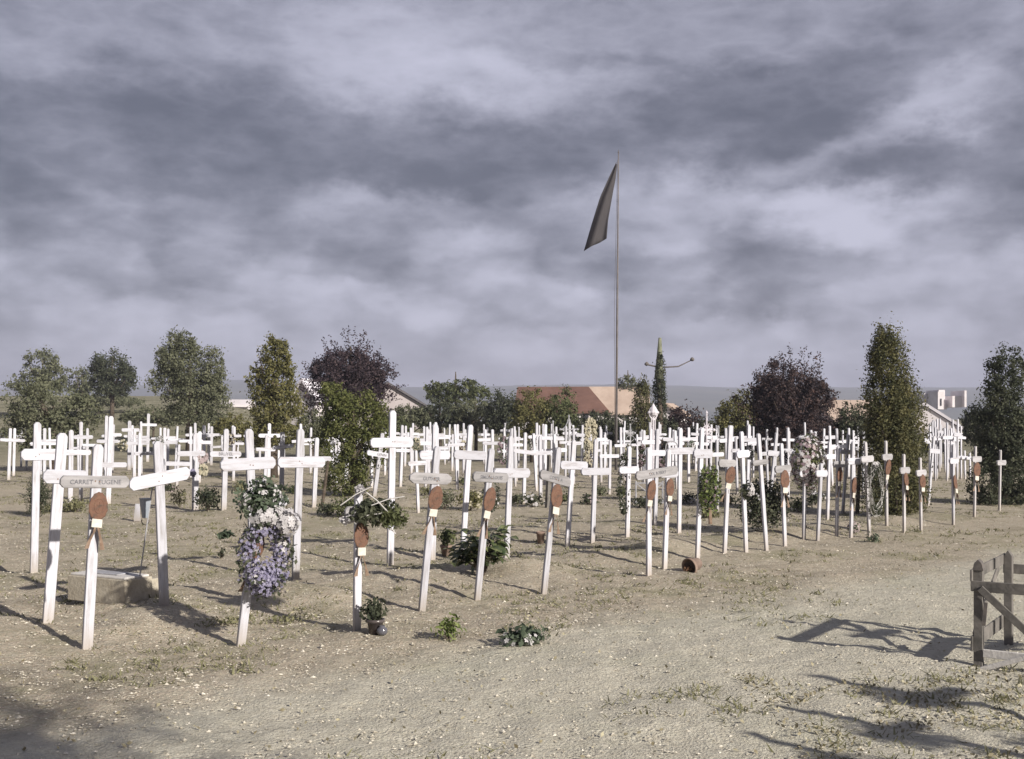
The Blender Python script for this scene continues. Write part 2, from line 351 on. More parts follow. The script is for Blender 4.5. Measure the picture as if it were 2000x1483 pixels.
    hsum = ma('ADD', ma('ADD', ma('MULTIPLY', tex(60, 3, .6, 3), .5), ma('MULTIPLY', tex(9, 3, .5), .55)), ma('ADD', ma('MULTIPLY', vc1, .30), ma('MULTIPLY', vc3, .45))); L.new(hsum, bp.inputs['Height']); L.new(bp.outputs[0], b.inputs['Normal'])
    return m_
M['ground'] = ground_mat()
def build_ground():
    n = 520; s = np.linspace(-1, 1, n); a = 2.2; b = math.asinh(4200 / a)
    xs = a * np.sinh(b * s); ys = 9 + a * np.sinh(b * s)
    V = []; 
    for y in ys:
        for x in xs:
            h = gz(x, y)
            if -14 < x < 16 and 2 < y < 30:
                k = 1 if y < 16 else .5
                h += k * (.018 * noise.noise((x * 5, y * 5, 1)) + .020 * noise.noise((x * 11, y * 11, 2)))
            V.append((x, y, h))
    Fc = [(j * n + i, j * n + i + 1, (j + 1) * n + i + 1, (j + 1) * n + i) for j in range(n - 1) for i in range(n - 1)]
    me = bpy.data.meshes.new('ground'); me.from_pydata(V, [], Fc); me.polygons.foreach_set('use_smooth', [True] * len(Fc))
    tag(link('ground', me, M['ground']), kind='structure')
build_ground()
def build_hills():
    V = []; Fc = []; n = 200; k = 6
    m_ = mat('wooded_hills', (.05, .06, .045), (.13, .13, .09), .01, .95, c3=(.08, .09, .06))
    for i in range(n + 1):
        px_ = -600 + 3200 * i / n; a = math.atan((px_ - W0) / F)
        top = 757 + 3 * noise.noise((i * .09, 0, 0)) + 1.6 * noise.noise((i * .6, 3, 0)) - 16 * math.exp(-((px_ - 430) / 130) ** 2) - 6 * math.exp(-((px_ - 1150) / 220) ** 2) 
        for j in range(k):
            d = 1700 + (j - 3) * 260; f = math.sin(math.pi * (j + .0) / (k - 1)) if 0 < j < k - 1 else 0
            f = [0, .35, .75, 1, .8, 0][j]
            z = (EYE + (HZ - top) / F * 1700) * f - (5 if f == 0 else 0)
            V.append((math.tan(a) * 1700 * d / 1700, d, z))
    for i in range(n):
        for j in range(k - 1):
            p = i * k + j; Fc.append((p, p + k, p + k + 1, p + 1))
    me = bpy.data.meshes.new('hills'); me.from_pydata(V, [], Fc); me.polygons.foreach_set('use_smooth', [True] * len(Fc))
    tag(link('hills', me, m_), kind='structure')
build_hills()
def in_view(n, d0, d1, power=1.0):
    "random ground points in the wedge the camera sees"
    dd = d0 + (d1 - d0) * rng.uniform(0, 1, n) ** power; uu = rng.uniform(-.52, .52, n); return np.stack([uu * dd, dd], 1)
def pebbles():
    n = 60000; P = in_view(n, 4.2, 24, 1.3); V = []; Fc = []
    pp = -(P[:, 0] * NV.x + P[:, 1] * NV.y)
    keep = (rng.uniform(size=n) < np.where(pp > 5.4, 1.0, .45)); P = P[keep]
    base = np.array([(1, 0, 0), (0, 1, 0), (-1, 0, 0), (0, -1, 0), (0, 0, 1), (0, 0, -.6)], float)
    tri = [(0, 1, 4), (1, 2, 4), (2, 3, 4), (3, 0, 4), (1, 0, 5), (2, 1, 5), (3, 2, 5), (0, 3, 5)]
    sz = rng.lognormal(math.log(.0056), .42, len(P)); sz = np.minimum(sz, .018); k = 0; out = []
    for (x, y), s in zip(P, sz):
        th = rng.uniform(0, 6.28); c, si = math.cos(th), math.sin(th)
        b = base * (1 + rng.uniform(-.35, .35, (6, 3))) * s * np.array([1.25, .9, .6])
        q = np.stack([b[:, 0] * c - b[:, 1] * si + x, b[:, 0] * si + b[:, 1] * c + y, b[:, 2] + gz(x, y) + s * .12], 1)
        out.append(q); Fc += [(a + k, b_ + k, c_ + k) for a, b_, c_ in tri]; k += 6
    me = bpy.data.meshes.new('gravel'); me.from_pydata(np.concatenate(out).tolist(), [], Fc)
    tag(link('gravel', me, mat('loose_stones', (.28, .25, .20), (.70, .665, .60), 25, .9, c3=(.50, .46, .385), detail=3)), 'small pale stones and chips scattered over the ground', 'gravel', kind='stuff')
def grass():
    cent = in_view(5200, 4.5, 34, 1.2); pts = []
    keep = []
    for c in cent:
        v = noise.noise((c[0] * .7, c[1] * .7, 7)); pp = -(c[0] * NV.x + c[1] * NV.y)
        if v > (-.05 if pp > 6 else .22): keep.append(c)
    V = []
    extra = [(x, y) for x, y in in_view(500, 4.6, 6.6) if x > 1.35 and rng.uniform() < .8]
    for c in list(keep) + extra:
        nb = rng.integers(5, 16); r = rng.uniform(.02, .11)
        for _ in range(nb):
            x = c[0] + rng.normal(0, r); y = c[1] + rng.normal(0, r); z = gz(x, y); h = rng.uniform(.008, .034); th = rng.uniform(0, 6.28)
            w = rng.uniform(.0025, .006) * (1 + y / 14); lx, ly = rng.normal(0, .03, 2)
            cx, cy = math.cos(th) * w, math.sin(th) * w
            V += [(x - cx, y - cy, z - .004), (x + cx, y + cy, z - .004), (x + cx * .3 + lx, y + cy * .3 + ly, z + h), (x - cx * .3 + lx, y - cy * .3 + ly, z + h)]
    tag(link('grass', quads_mesh('grass', np.array(V)), M['leaf_dry']), 'short sparse dry grass growing through the gravelly ground', 'grass', kind='stuff')
    V = leaf_quads(np.array([(x, y, gz(x, y) + .012) for x, y in np.concatenate([in_view(1500, 4.5, 18, 1.3), [q for q in in_view(6000, 4.7, 6.7) if q[0] > 1.3 and noise.noise((q[0] * 2, q[1] * 2, 1)) > -.1]])]), .026, 1.7, np.array([0, 0, 1.0]), .9)
    tag(link('fallen_leaves', quads_mesh('fallen_leaves', V), mat('dead_leaves', (.15, .125, .08), (.44, .41, .30), 18, .9, c3=(.28, .25, .17))), 'dry fallen leaves and litter lying on the ground', 'leaves', kind='stuff')
pebbles(); grass()

# ------------------------------------------------------------------ crosses
def hexo(w, h, c):     # upright outline with chamfered top
    return [(-w / 2, -.06), (w / 2, -.06), (w / 2, h - c), (w / 2 - c * .75, h), (-w / 2 + c * .75, h), (-w / 2, h - c)]
def post_mesh(w, t, H, bev=.003, c=None):
    return MB().prism(hexo(w, H, c if c else w * .36), -t / 2, t / 2).mesh('post', bevel=bev)
def bar_mesh(a, b, h, t, slope=0, chamf=.26, bev=.003):
    c = h * chamf; P = [(-a + c, -h / 2), (b - c, -h / 2), (b, -h * .2), (b, h * .2), (b - c, h / 2), (-a + c, h / 2), (-a, h * .2), (-a, -h * .2)]
    P = [(x, z + slope * x) for x, z in P]
    return MB().prism(P, -t / 2, t / 2).mesh('crossbar', bevel=bev)
def text_mesh(s, size):
    cu = bpy.data.curves.new('t', 'FONT'); cu.body = s; cu.size = size; cu.align_x = 'CENTER'; cu.align_y = 'CENTER'; cu.resolution_u = 2; cu.offset = size * .012
    o = bpy.data.objects.new('t', cu); C.objects.link(o); dg = bpy.context.evaluated_depsgraph_get(); dg.update()
    me = bpy.data.meshes.new_from_object(o.evaluated_get(dg)); bpy.data.objects.remove(o)
    me.transform(Matrix.Rotation(R(90), 4, 'X')); me.materials.clear(); return me
def rosette_mesh():
    m_ = MB(); k = 26; prof = [(.0, .014), (.02, .013), (.04, .011), (.055, .009), (.07, .008), (.08, .007), (.086, .005), (.090, 0), (.086, -.006), (0, -.006)]
    V = []; Fc = []
    for r, z in prof:
        for j in range(k):
            th = 2 * math.pi * j / k; rr = r * (1 + .045 * (j % 2) * (r > .06))
            V.append((rr * math.cos(th) * .80 * (1 - .10 * math.sin(th)), -z, rr * math.sin(th) * 1.12))
    for i in range(len(prof) - 1):
        for j in range(k):
            a = i * k + j; b = i * k + (j + 1) % k; Fc.append((a, b, b + k, a + k))
    return m_.add(V, Fc).mesh('rosette')
ROS = rosette_mesh(); ROS.materials.append(M['rust'])
def ring_mesh():
    m_ = MB(); m_.tube([(.036 * math.cos(i * .3491), -.009, .052 * math.sin(i * .3491)) for i in range(18)], .004, 5, True)
    m_.tube([(.0, -.013, -.03), (0, -.013, .03)], .003, 5); m_.tube([(-.02, -.013, .004), (.02, -.013, .004)], .003, 5); return m_.mesh('wreath_relief')
RNG = ring_mesh(); RNG.materials.append(M['rust'])
NAIL = MB().lathe([(0, 0), (.0045, 0), (.0045, .003), (0, .004)], 8, M=Matrix.Rotation(R(90), 3, 'X')).mesh('nail'); NAIL.materials.append(M['rustdark'])
PLQ = MB().box((0, 0, 0), (.080, .008, .062)).mesh('plaque', bevel=.002); PLQ.materials.append(M['plaque'])
def tail_mesh(sx):
    P = [(sx * .008, 0), (sx * .02, -.05), (sx * .045, -.11), (sx * .06, -.17)]; V = []; w = .014
    for i, (x, z) in enumerate(P): V += [(x - w, -.004 - .012 * math.sin(i * 1.6), z), (x + w, .002 + .008 * math.sin(i * 1.3), z + .004)]
    n = len(V); V2 = [(a, b + .002, c) for a, b, c in V]
    Fc = [(2 * i, 2 * i + 1, 2 * i + 3, 2 * i + 2) for i in range(3)] + [(2 * i + 2 + n, 2 * i + 3 + n, 2 * i + 1 + n, 2 * i + n) for i in range(3)]
    return MB().add(V + V2, Fc).mesh('ribbon_tail')
TL = [tail_mesh(-1), tail_mesh(1)]
for t_ in TL: t_.materials.append(M['ribbon'])
GRP = 'white wooden grave crosses'
USED = []      # (x,y) of placed crosses
def cross(label, foot, top, bar, w=.066, t=.028, bh=.085, slope=0, board=False, ros=None, text=None, chamf=.27, name='grave_cross', world=None, dist=None, dull=False, roll=0, scale_text=.042):
    """foot, top: pixels; bar: (y, xl, xr) pixels; ros: pixel y of the rosette centre"""
    if dist: d = dist; b0 = Vector(((foot[0] - W0) / F * d, d, 0)); b0.z = gz(b0.x, d)
    else: b0 = ground(*foot); d = b0.y
    tp = px(top[0], top[1], d); ax = (tp - b0); H = ax.length; ax.normalize()
    u = (U - ax * U.dot(ax)).normalized(); m3 = Matrix((u, ax.cross(u), ax)).transposed()
    th = random.uniform(-.05, .05) if not roll else roll
    e = empty(name, mat=Matrix.Translation(b0) @ m3.to_4x4()); USED.append((b0.x, b0.y))
    tag(e, label, 'grave cross', GRP)
    near = d < 16
    link('post', post_mesh(w, t, H, .003 if near else 0), M['dull'] if dull else M['white'], e)
    fr = (foot[1] - bar[0]) / max(foot[1] - top[1], 1) if not dist else None
    zb = px(0, bar[0], d).z - b0.z; zb = zb / max(ax.z, .5)
    cc = b0 + ax * zb
    def sol(X):
        xp = (X - W0) / F; return (xp * d - cc.x) / (u.x - xp * u.y)
    a = -sol(bar[1]); b = sol(bar[2]); a = min(max(a, .12), .42); b = min(max(b, .12), .42)
    off = -(t * .5 - .004)            # bar sits on the near face
    bm_ = link('crossbar', bar_mesh(a, b, bh, t * .9, slope, chamf, .003 if near else 0), M['board'] if board else (M['dullbar'] if dull else M['bar']), e, (0, off, zb))
    if d < 12.5:
        for dx in (-.014, .015):
            n_ = link('nail', NAIL, None, bm_, (dx + random.uniform(-.003, .003), -t * .45 - .0015, random.uniform(-.02, .02)))
    if text:
        tm = link('inscription', text_mesh(text, scale_text), M['letter'], bm_, ((b - a) / 2, -t * .45 - .0025, -.002 + slope * (b - a) / 2))
        tm.rotation_euler = (0, -math.atan(slope), 0)
    if ros:
        zr = (px(0, ros, d).z - b0.z) / ax.z; tl = random.uniform(.02, .28)
        ro = link('rosette', ROS, None, e, (.012, -t * .5 - .014, zr)); ro.rotation_euler = (random.uniform(-.16, .16), tl, random.uniform(-.2, .2)); q_ = random.uniform(.9, 1.1); ro.scale = (q_ * random.uniform(.9, 1.08), 1, q_)
        link('wreath_relief', RNG, None, ro)
        link('plaque', PLQ, None, ro, (.0, -.004, -.126))
        for q in TL: link('ribbon_tail', q, None, ro, (.006, 0, -.145))
    return e
FR = 'with a rusty rosette'
rows = [
 # label, foot, top, bar(y,l,r), options
 ('white cross with rusty rosette nearest the camera at the left, inscribed grey board above it', (170, 1268), (192, 868), (941, 116, 250), dict(board=1, ros=988, text='CARRET   EUGENE', bh=.080, w=.068)),
 ('white post of a cross mostly hidden behind the violet flower wreath', (470, 1262), (508, 935), (975, 470, 560), dict(ros=1065, w=.062)),
 ('peeling cross with rusty rosette under the green bouquet, beside the glazed flower pot', (697, 1232), (700, 962), (1000, 672, 735), dict(ros=1045, board=1, w=.06)),
 ('leaning rosette cross with round ended inscribed board, first one right of the glazed pot', (824, 1192), (854, 872), (935, 798, 879), dict(board=1, ros=972, text='GUTHIER', w=.062, bh=.088, chamf=.5)),
 ('leaning rosette cross standing in front of the broad leaved bush', (932, 1172), (960, 876), (932, 922, 990), dict(board=1, ros=975, text='SIMON LOUIS', w=.062, bh=.085)),
 ('leaning rosette cross with board sloping down to the right, right of the broad leaved bush', (1062, 1160), (1091, 874), (935, 1052, 1112), dict(board=1, ros=968, text='COSTE A', slope=-.16, w=.06, bh=.085)),
 ('rosette cross with long inscribed board, left of a pair above the fallen terracotta pot', (1267, 1125), (1267, 874), (926, 1240, 1330), dict(board=1, ros=958, text='COL ROBERT', w=.06, slope=.07)),
 ('rosette cross without visible name board, left of the fallen terracotta pot', (1298, 1110), (1306, 878), (925, 1287, 1322), dict(ros=952, w=.06)),
 ('white cross carrying the long green leaf garland behind the fallen pot', (1362, 1092), (1371, 836), (886, 1353, 1389), dict(w=.062, bh=.1)),
 ('rosette cross with tall top, first right of the green leaf garland', (1415, 1080), (1426, 831), (905, 1402, 1432), dict(ros=928, board=1, w=.058)),
 ('white cross with a small flower spray tied on it, left of the dark round bush', (1457, 1080), (1448, 843), (887, 1437, 1460), dict(w=.058)),
 ('white cross leaning left in front of the dark round bush', (1497, 1075), (1481, 847), (903, 1468, 1498), dict(w=.058, board=1, bh=.06)),
 ('rosette cross at the right side of the dark round bush', (1533, 1067), (1526, 866), (916, 1512, 1543), dict(ros=936, w=.056, board=1)),
 ('white post left below the large pale flower mass', (1570, 1053), (1572, 900), (925, 1560, 1582), dict(w=.055)),
 ('white post right below the large pale flower mass', (1597, 1052), (1604, 905), (925, 1592, 1614), dict(w=.055)),
 ('rosette cross with low board, first right of the large pale flower mass', (1634, 1046), (1637, 872), (907, 1626, 1652), dict(ros=927, w=.052, board=1)),
 ('rosette cross beside the small pink ground flowers on the right', (1662, 1032), (1666, 862), (901, 1654, 1680), dict(ros=948, w=.055)),
 ('grey cross on which the pale bead wreath hangs', (1698, 1034), (1690, 863), (897, 1680, 1704), dict(w=.052, dull=1)),
 ('thin rosette cross against the left half of the big conifer', (1732, 1032), (1730, 861), (893, 1722, 1741), dict(ros=913, w=.050, dull=1)),
 ('short rosette cross against the middle of the big conifer', (1766, 1040), (1765, 887), (919, 1756, 1775), dict(ros=936, w=.048, dull=1)),
 ('short rosette cross at the right edge of the big conifer', (1799, 1038), (1797, 894), (924, 1788, 1807), dict(ros=940, w=.046, dull=1)),
 ('thin rosette cross standing alone on the open gravel at the right', (1862, 1026), (1861, 868), (900, 1853, 1870), dict(ros=942, w=.046)),
 ('thin grey cross in front of the dark tree at the right edge', (1903, 1012), (1905, 872), (897, 1897, 1915), dict(w=.046, dull=1, ros=917)),
 ('rightmost thin cross, in front of the dark tree at the picture edge', (1952, 998), (1954, 879), (904, 1946, 1963), dict(w=.045, dull=1)),
 # second row (plain backs)
 ('wide plain white cross at far left behind the nearest rosette cross', (93, 1218), (122, 846), (931, 83, 170), dict(w=.075, bh=.1)),
 ('plain white cross cut by the left picture edge with a dark fir wreath', (66, 1120), (73, 825), (888, 40, 115), dict(w=.07, bh=.11)),
 ('plain white cross with crossbar tilted up to the right, beside the stone box grave', (321, 1185), (308, 862), (935, 251, 369), dict(w=.072, bh=.1, slope=.13)),
 ('plain white cross with broad crossbar rising above the violet flower wreath', (498, 1168), (486, 838), (906, 429, 536), dict(w=.072, bh=.1)),
 ('plain white cross to the right of the violet flower wreath', (577, 1133), (587, 838), (903, 541, 633), dict(w=.075, bh=.1)),
 ('tallest plain white cross, standing clear left of the middle', (762, 1105), (767, 802), (865, 722, 805), dict(w=.078, bh=.1)),
 ('plain white cross right behind the round ended inscribed board', (845, 1092), (850, 828), (889, 818, 877), dict(w=.072, bh=.1)),
 ('plain white cross left behind the broad leaved bush', (903, 1092), (919, 830), (889, 885, 948), dict(w=.07, bh=.1)),
 ('plain white cross right behind the broad leaved bush', (989, 1098), (998, 852), (924, 963, 1033), dict(w=.068, bh=.1)),
 ('plain white cross right of the sloping name board', (1108, 1068), (1121, 860), (909, 1093, 1146), dict(w=.07, bh=.1)),
 ('plain white cross half way between the sloping board and the dark garland', (1157, 1060), (1164, 858), (921, 1134, 1190), dict(w=.068, bh=.09)),
 ('plain white cross with the long dark garland hanging at its left side', (1225, 1050), (1229, 872), (918, 1208, 1246), dict(w=.066, bh=.09)),
 ('tall plain white cross just left of the green leaf garland', (1326, 1042), (1329, 836), (881, 1303, 1354), dict(w=.07, bh=.09)),
 # third and further rows, measured
 ('thin white cross rising behind the green leaf garland, to its right', (1401, 1000), (1400, 859), (888, 1388, 1412), dict(w=.055, bh=.07)),
 ('white cross in front of the tall ornate white iron cross', (1279, 1026), (1284, 838), (885, 1258, 1298), dict(w=.066, bh=.085)),
 ('thin cross behind the white flower spray, left of the dark round bush', (1440, 964), (1437, 854), (880, 1428, 1448), dict(w=.06, bh=.07)),
 ('thin cross behind the cross that leans left', (1500, 955), (1496, 860), (886, 1486, 1508), dict(w=.062, bh=.08)),
 ('broad white cross above the left half of the dark round bush', (1503, 982), (1517, 845), (886, 1498, 1530), dict(w=.075, bh=.1)),
 ('white cross above the right half of the dark round bush', (1541, 938), (1541, 842), (883, 1526, 1552), dict(w=.075, bh=.1)),
 ('white cross beside the right edge of the large pale flower mass', (1616, 1016), (1620, 862), (892, 1610, 1632), dict(w=.06, bh=.075)),
 ('white cross leaning right, behind the rosette crosses near the big conifer', (1646, 1003), (1657, 849), (883, 1640, 1664), dict(w=.06, bh=.075)),
 ('leaning white cross at the right edge of the big conifer', (1813, 988), (1824, 852), (881, 1814, 1834), dict(w=.062, bh=.08)),
 ('white cross with two square gaps beside it, behind the cross at far left', (137, 985), (139, 840), (884, 110, 177), dict(w=.085, bh=.1)),
 ('slim white cross just behind the nearest rosette cross board', (158, 978), (158, 824), (854, 143, 181), dict(w=.065, bh=.07)),
 ('white cross with low crossbar behind the nearest inscribed board', (211, 985), (217, 813), (908, 195, 247), dict(w=.09, bh=.09)),
 ('slim white cross with high crossbar behind the nearest inscribed board', (205, 940), (208, 812), (862, 188, 231), dict(w=.075, bh=.08)),
 ('white cross wrapped with pink and blue flowers, left of the low evergreen shrub', (381, 997), (383, 846), (886, 345, 400), dict(w=.11, bh=.085)),
 ('white cross with lettered crossbar behind the low evergreen shrub', (437, 997), (442, 838), (887, 409, 470), dict(w=.085, bh=.09, text='BRUYEL', scale_text=.075)),
 ('white cross with long crossbar to the right of the tall narrow tree foot', (613, 995), (619, 855), (896, 593, 646), dict(w=.075, bh=.08)),
 ('white lettered cross in front of the green shrub', (675, 946), (679, 852), (894, 652, 703), dict(w=.10, bh=.12, text='BRANCHE', scale_text=.09)),
 ('white lettered cross leaning right, just left of the tallest cross', (731, 970), (747, 846), (888, 716, 772), dict(w=.085, bh=.10, text='GENIN', scale_text=.08, slope=-.06)),
 ('small white cross in front of the yellowish conical tree, left of a pair', (517, 952), (521, 850), (878, 499, 537), dict(w=.075, bh=.08)),
 ('small white cross in front of the yellowish conical tree, right of a pair', (550, 956), (552, 844), (873, 532, 573), dict(w=.10, bh=.08, slope=.1)),
 ('white cross with pointed top left of the middle, on the edge of the gravel', (1023, 982), (1026, 845), (883, 1002, 1050), dict(w=.07, bh=.075, slope=-.1)),
 ('white cross with pointed top, second on the gravel edge near the middle', (1056, 976), (1055, 852), (885, 1036, 1076), dict(w=.07, bh=.075)),
 ('white cross right behind the sloping name board', (1086, 966), (1083, 848), (880, 1062, 1106), dict(w=.075, bh=.08)),
 ('white cross standing between the yellow wreath and the dark garland', (1190, 966), (1192, 860), (891, 1170, 1208), dict(w=.068, bh=.075)),
 ('white cross with drooping foot flowers behind the round ended board', (817, 1002), (812, 880), (905, 796, 830), dict(w=.05, bh=.07)),
 ('white cross at left behind the tallest cross, pale foot', (782, 952), (786, 858), (880, 772, 800), dict(w=.07, bh=.075)),
 ('white cross close behind the cross wrapped with flowers, low crossbar', (345, 950), (350, 868), (906, 322, 372), dict(w=.06, bh=.10)),
 ('white cross beside the lettered crossbar at the left, two posts close together', (262, 940), (263, 838), (866, 240, 290), dict(w=.075, bh=.075)),
 ('white cross with lettered crossbar behind the tilted crossbar', (272, 944), (273, 846), (886, 262, 300), dict(w=.075, bh=.085, text='NOEL', scale_text=.07)),
 ('slender white cross highest on the left, before the meadow', (288, 900), (290, 808), (830, 274, 306), dict(w=.11, bh=.10)),
 ('white cross with slim arms left of the slender highest one', (252, 918), (253, 822), (840, 237, 272), dict(w=.11, bh=.1)),
 ('small white cross with a pink topped second bar before the tall pale trees', (407, 905), (408, 827), (850, 391, 426), dict(w=.09, bh=.09)),
 ('small white cross with flowers on its arms before the yellowish conical tree', (464, 900), (465, 816), (838, 451, 478), dict(w=.075, bh=.08)),
 ('small white cross alone before the dark hedge in the middle', (883, 922), (884, 848), (869, 868, 899), dict(w=.075, bh=.07)),
 ('small white cross left of the iron arch', (1181, 925), (1181, 849), (866, 1170, 1192), dict(w=.07, bh=.07)),
 ('small thin cross in the right gap, nearest the big conifer of three', (1877, 936), (1877, 875), (893, 1868, 1884), dict(w=.07, bh=.07)),
 ('small thin cross in the right gap, middle of three', (1885, 936), (1884, 880), (894, 1877, 1893), dict(w=.07, bh=.07)),
 ('small thin cross in the right gap, nearest the dark tree of three', (1895, 936), (1894, 884), (895, 1887, 1902), dict(w=.07, bh=.07)),
]
for lab, ft, tp, br, op in rows: cross(lab, ft, tp, br, **op)

def cross_at(label, x, y, H, w=.07, name='grave_cross', protos=None, yaw=0, lean=0, back=0):
    pr = random.choice(protos); s = H / 1.35
    for o in [pr]:
        r = o.copy(); C.objects.link(r); r.location = (x, y, gz(x, y)); r.scale = (s * random.uniform(.92, 1.1), s, s)
        r.rotation_euler = (back, lean, math.atan2(U.y, U.x) + yaw)
        r['label'] = label; r['category'] = 'grave cross'; r['group'] = GRP
        for ch in o.children:
            c = ch.copy(); C.objects.link(c); c.parent = r
    USED.append((x, y)); return r
PROT = []
for i, (w, bh, zb, hw, cb) in enumerate([(.062, .08, 1.0, .26, .4), (.07, .075, 1.04, .24, .2), (.056, .07, .98, .28, .45), (.07, .09, 1.06, .25, .4), (.06, .065, .93, .23, .1)]):
    e = bpy.data.objects.new('grave_cross', None)      # linked only when copied
    p_ = bpy.data.objects.new('post', post_mesh(w, .03, 1.35, 0)); p_.data.materials.append(M['white']); p_.parent = e
    q_ = bpy.data.objects.new('crossbar', bar_mesh(hw, hw, bh, .026, 0, cb, 0)); q_.data.materials.append(M['bar']); q_.parent = e; q_.location = (0, -.011, zb)
    PROT.append(e); e['_kids'] = 1
KIDS = {e.name: [o for o in bpy.data.objects if o.parent == e] for e in PROT}
def cross_copy(label, x, y, H, yaw=0, lean=0, back=0, wide=1):
    pr = random.choice(PROT); s = H / 1.35
    r = pr.copy(); C.objects.link(r); r.location = (x, y, gz(x, y)); r.scale = (wide, 1, s)
    del r['_kids']
    r.rotation_euler = (back, lean, math.atan2(U.y, U.x) + yaw)
    r['label'] = label; r['category'] = 'grave cross'; r['group'] = GRP
    for ch in KIDS[pr.name]:
        c = ch.copy(); C.objects.link(c); c.parent = r
    USED.append((x, y)); return r
ORD = 'first second third fourth fifth sixth seventh eighth ninth tenth eleventh twelfth thirteenth fourteenth fifteenth sixteenth seventeenth eighteenth nineteenth twentieth'.split()
ZONES = [(110, 'left of the nearest inscribed board'), (250, 'above the nearest inscribed board'), (330, 'around the tilted crossbar'), (440, 'below the tall pale trees'), (520, 'above the violet wreath'), (620, 'at the foot of the conical tree'),
 (720, 'beside the green shrub'), (800, 'beside the tallest cross'), (870, 'above the round ended board'), (950, 'below the flat topped tree'), (1010, 'before the dark hedge'), (1080, 'before the red roof'), (1160, 'around the cream wreath'),
 (1240, 'at the flagpole foot'), (1320, 'below the ivy clad tree'), (1420, 'before the distant hill'), (1480, 'above the dark round bush'), (1560, 'below the purple tree on the right'), (1640, 'behind the pale flower mass'), (1740, 'left of the big conifer'), (2100, 'in the gap right of the big conifer')]
FAR = []
nfar = 0
for p in (12.1, 14.2, 15.9, 17.6, 19.2, 20.9, 22.6, 25.6, 27.7, 30.6, 32.7, 36, 38.2, 41, 43):
    q = -10.0
    while q < 60:
        q += .92 + random.uniform(-.12, .12)
        x = U.x * q - NV.x * p; y = U.y * q - NV.y * p
        if y < 10: continue
        a = x / y; xp = a * F + W0
        if not (-.47 < a < .47): continue
        if y > 45 or y < 19: continue
        if p < 15 and xp < 1430: continue
        if p < 17 and xp < 1130: continue
        if p < 20 and xp < 785: continue
        if xp < 640 and y < 27: continue
        if 1690 < xp < 1815: continue
        if xp > 1770 and (y < 29.5 or xp > 1885): continue
        if 1000 < xp < 1130 and y < 22.5: continue
        if random.random() < (.08 if y < 34 else .22): continue
        if any((x - c[0]) ** 2 + (y - c[1]) ** 2 < .45 for c in USED): continue
        if nfar > 204: continue
        nfar += 1
        FAR.append(cross_copy('small far cross', x, y, random.gauss(1.36, .09), random.uniform(-.06, .06), random.gauss(0, .025), random.gauss(0, .02), random.uniform(.95, 1.35)))
for i in range(16):
    d = random.uniform(28.5, 36); X = random.choice([random.uniform(1816, 1838), random.uniform(1843, 1872)]); x = (X - W0) / F * d
    FAR.append(cross_copy('small far cross', x, d, random.uniform(1.3, 1.6), random.uniform(-.06, .06), random.gauss(0, .03), 0, 1.1))
prev = -999
for lim, txt in ZONES:
    for sd, nm in ((0, 'nearer'), (1, 'farther')):
        g_ = sorted([o for o in FAR if prev <= o.location.x / o.location.y * F + W0 < lim and (o.location.y > 32) == bool(sd)], key=lambda o: o.location.x / o.location.y)
        for i, o in enumerate(g_): o['label'] = '%s %s small white cross from the left, %s' % (ORD[min(i, 19)], nm, txt)
    prev = lim
# crosses of the next row, on the other side of the path: out of the picture, only their shadows reach it
for i, (x, y, h) in enumerate([(3.72, 4.6, 1.36), (3.40, 3.90, 1.36), (3.02, 3.42, 1.3), (4.15, 6.25, 1.45), (4.75, 5.9, 1.3)]):
    cross_copy(['white cross outside the frame casting the upper flower shadow', 'white cross outside the frame casting the middle flower shadow', 'white cross outside the frame casting the lowest shadow', 'white cross outside the frame, behind the wooden trestle', 'white cross outside the frame, farthest right'][i], x, y, h, 0, .02)

# ------------------------------------------------------------------ flowers and wreaths
def flower_quads(P, Nn, size, petals=5):
    out = []
    for p, n, s in zip(P, Nn, size):
        n = n / np.linalg.norm(n); t = np.cross(n, rng.normal(size=3)); t /= np.linalg.norm(t); b = np.cross(n, t)
        for k in range(petals):
            th = 6.283 * k / petals; d = t * math.cos(th) + b * math.sin(th); e = np.cross(n, d)
            out += [p, p + (d * .55 + e * .34) * s + n * s * .12, p + d * s + n * s * .05, p + (d * .55 - e * .34) * s + n * s * .12]
    return np.array(out)
def ring_points(c, rx, rz, tr, n, a0=0, a1=360, depth=1.0):
    th = np.radians(rng.uniform(a0, a1, n)); q = unit(rng.normal(size=(n, 3))) * (rng.uniform(.3, 1, n) ** .5)[:, None] * tr
    u = np.array(U); nn = np.array(NV)
    P = np.outer(np.cos(th) * rx, u) + np.outer(np.sin(th) * rz, (0, 0, 1)) + np.outer(q[:, 0], u) + np.outer(q[:, 1] * depth, nn) + np.outer(q[:, 2], (0, 0, 1))
    return P + np.array(c), q[:, 1:2] * nn / tr + np.outer(q[:, 0], u) / tr + np.outer(q[:, 2], (0, 0, 1)) / tr
def blob_points(c, r, n, shell=.45):
    q = unit(rng.normal(size=(n, 3))); rr = rng.uniform(shell, 1, n)[:, None]
    L_ = q * rr; u = np.array(U); nn = np.array(NV)
    return np.outer(L_[:, 0] * r[0], u) + np.outer(L_[:, 1] * r[1], nn) + np.outer(L_[:, 2] * r[2], (0, 0, 1)) + np.array(c), q[:, :1] * u + q[:, 1:2] * nn + np.outer(q[:, 2], (0, 0, 1))
def facing(nn, k=1.2): return nn + np.array(NV) * k
def thing(name, label, cat, loc, group=None): return tag(empty(name, loc), label, cat, group)
def part(name, V, m_, parent):
    V = np.asarray(V) - np.array(parent.location); return link(name, quads_mesh(name, V), m_, parent)
def fl(parent, name, P, Nn, s, m_, petals=5):
    return part(name, flower_quads(P, Nn, s * rng.uniform(.7, 1.25, len(P)), petals), m_, parent)
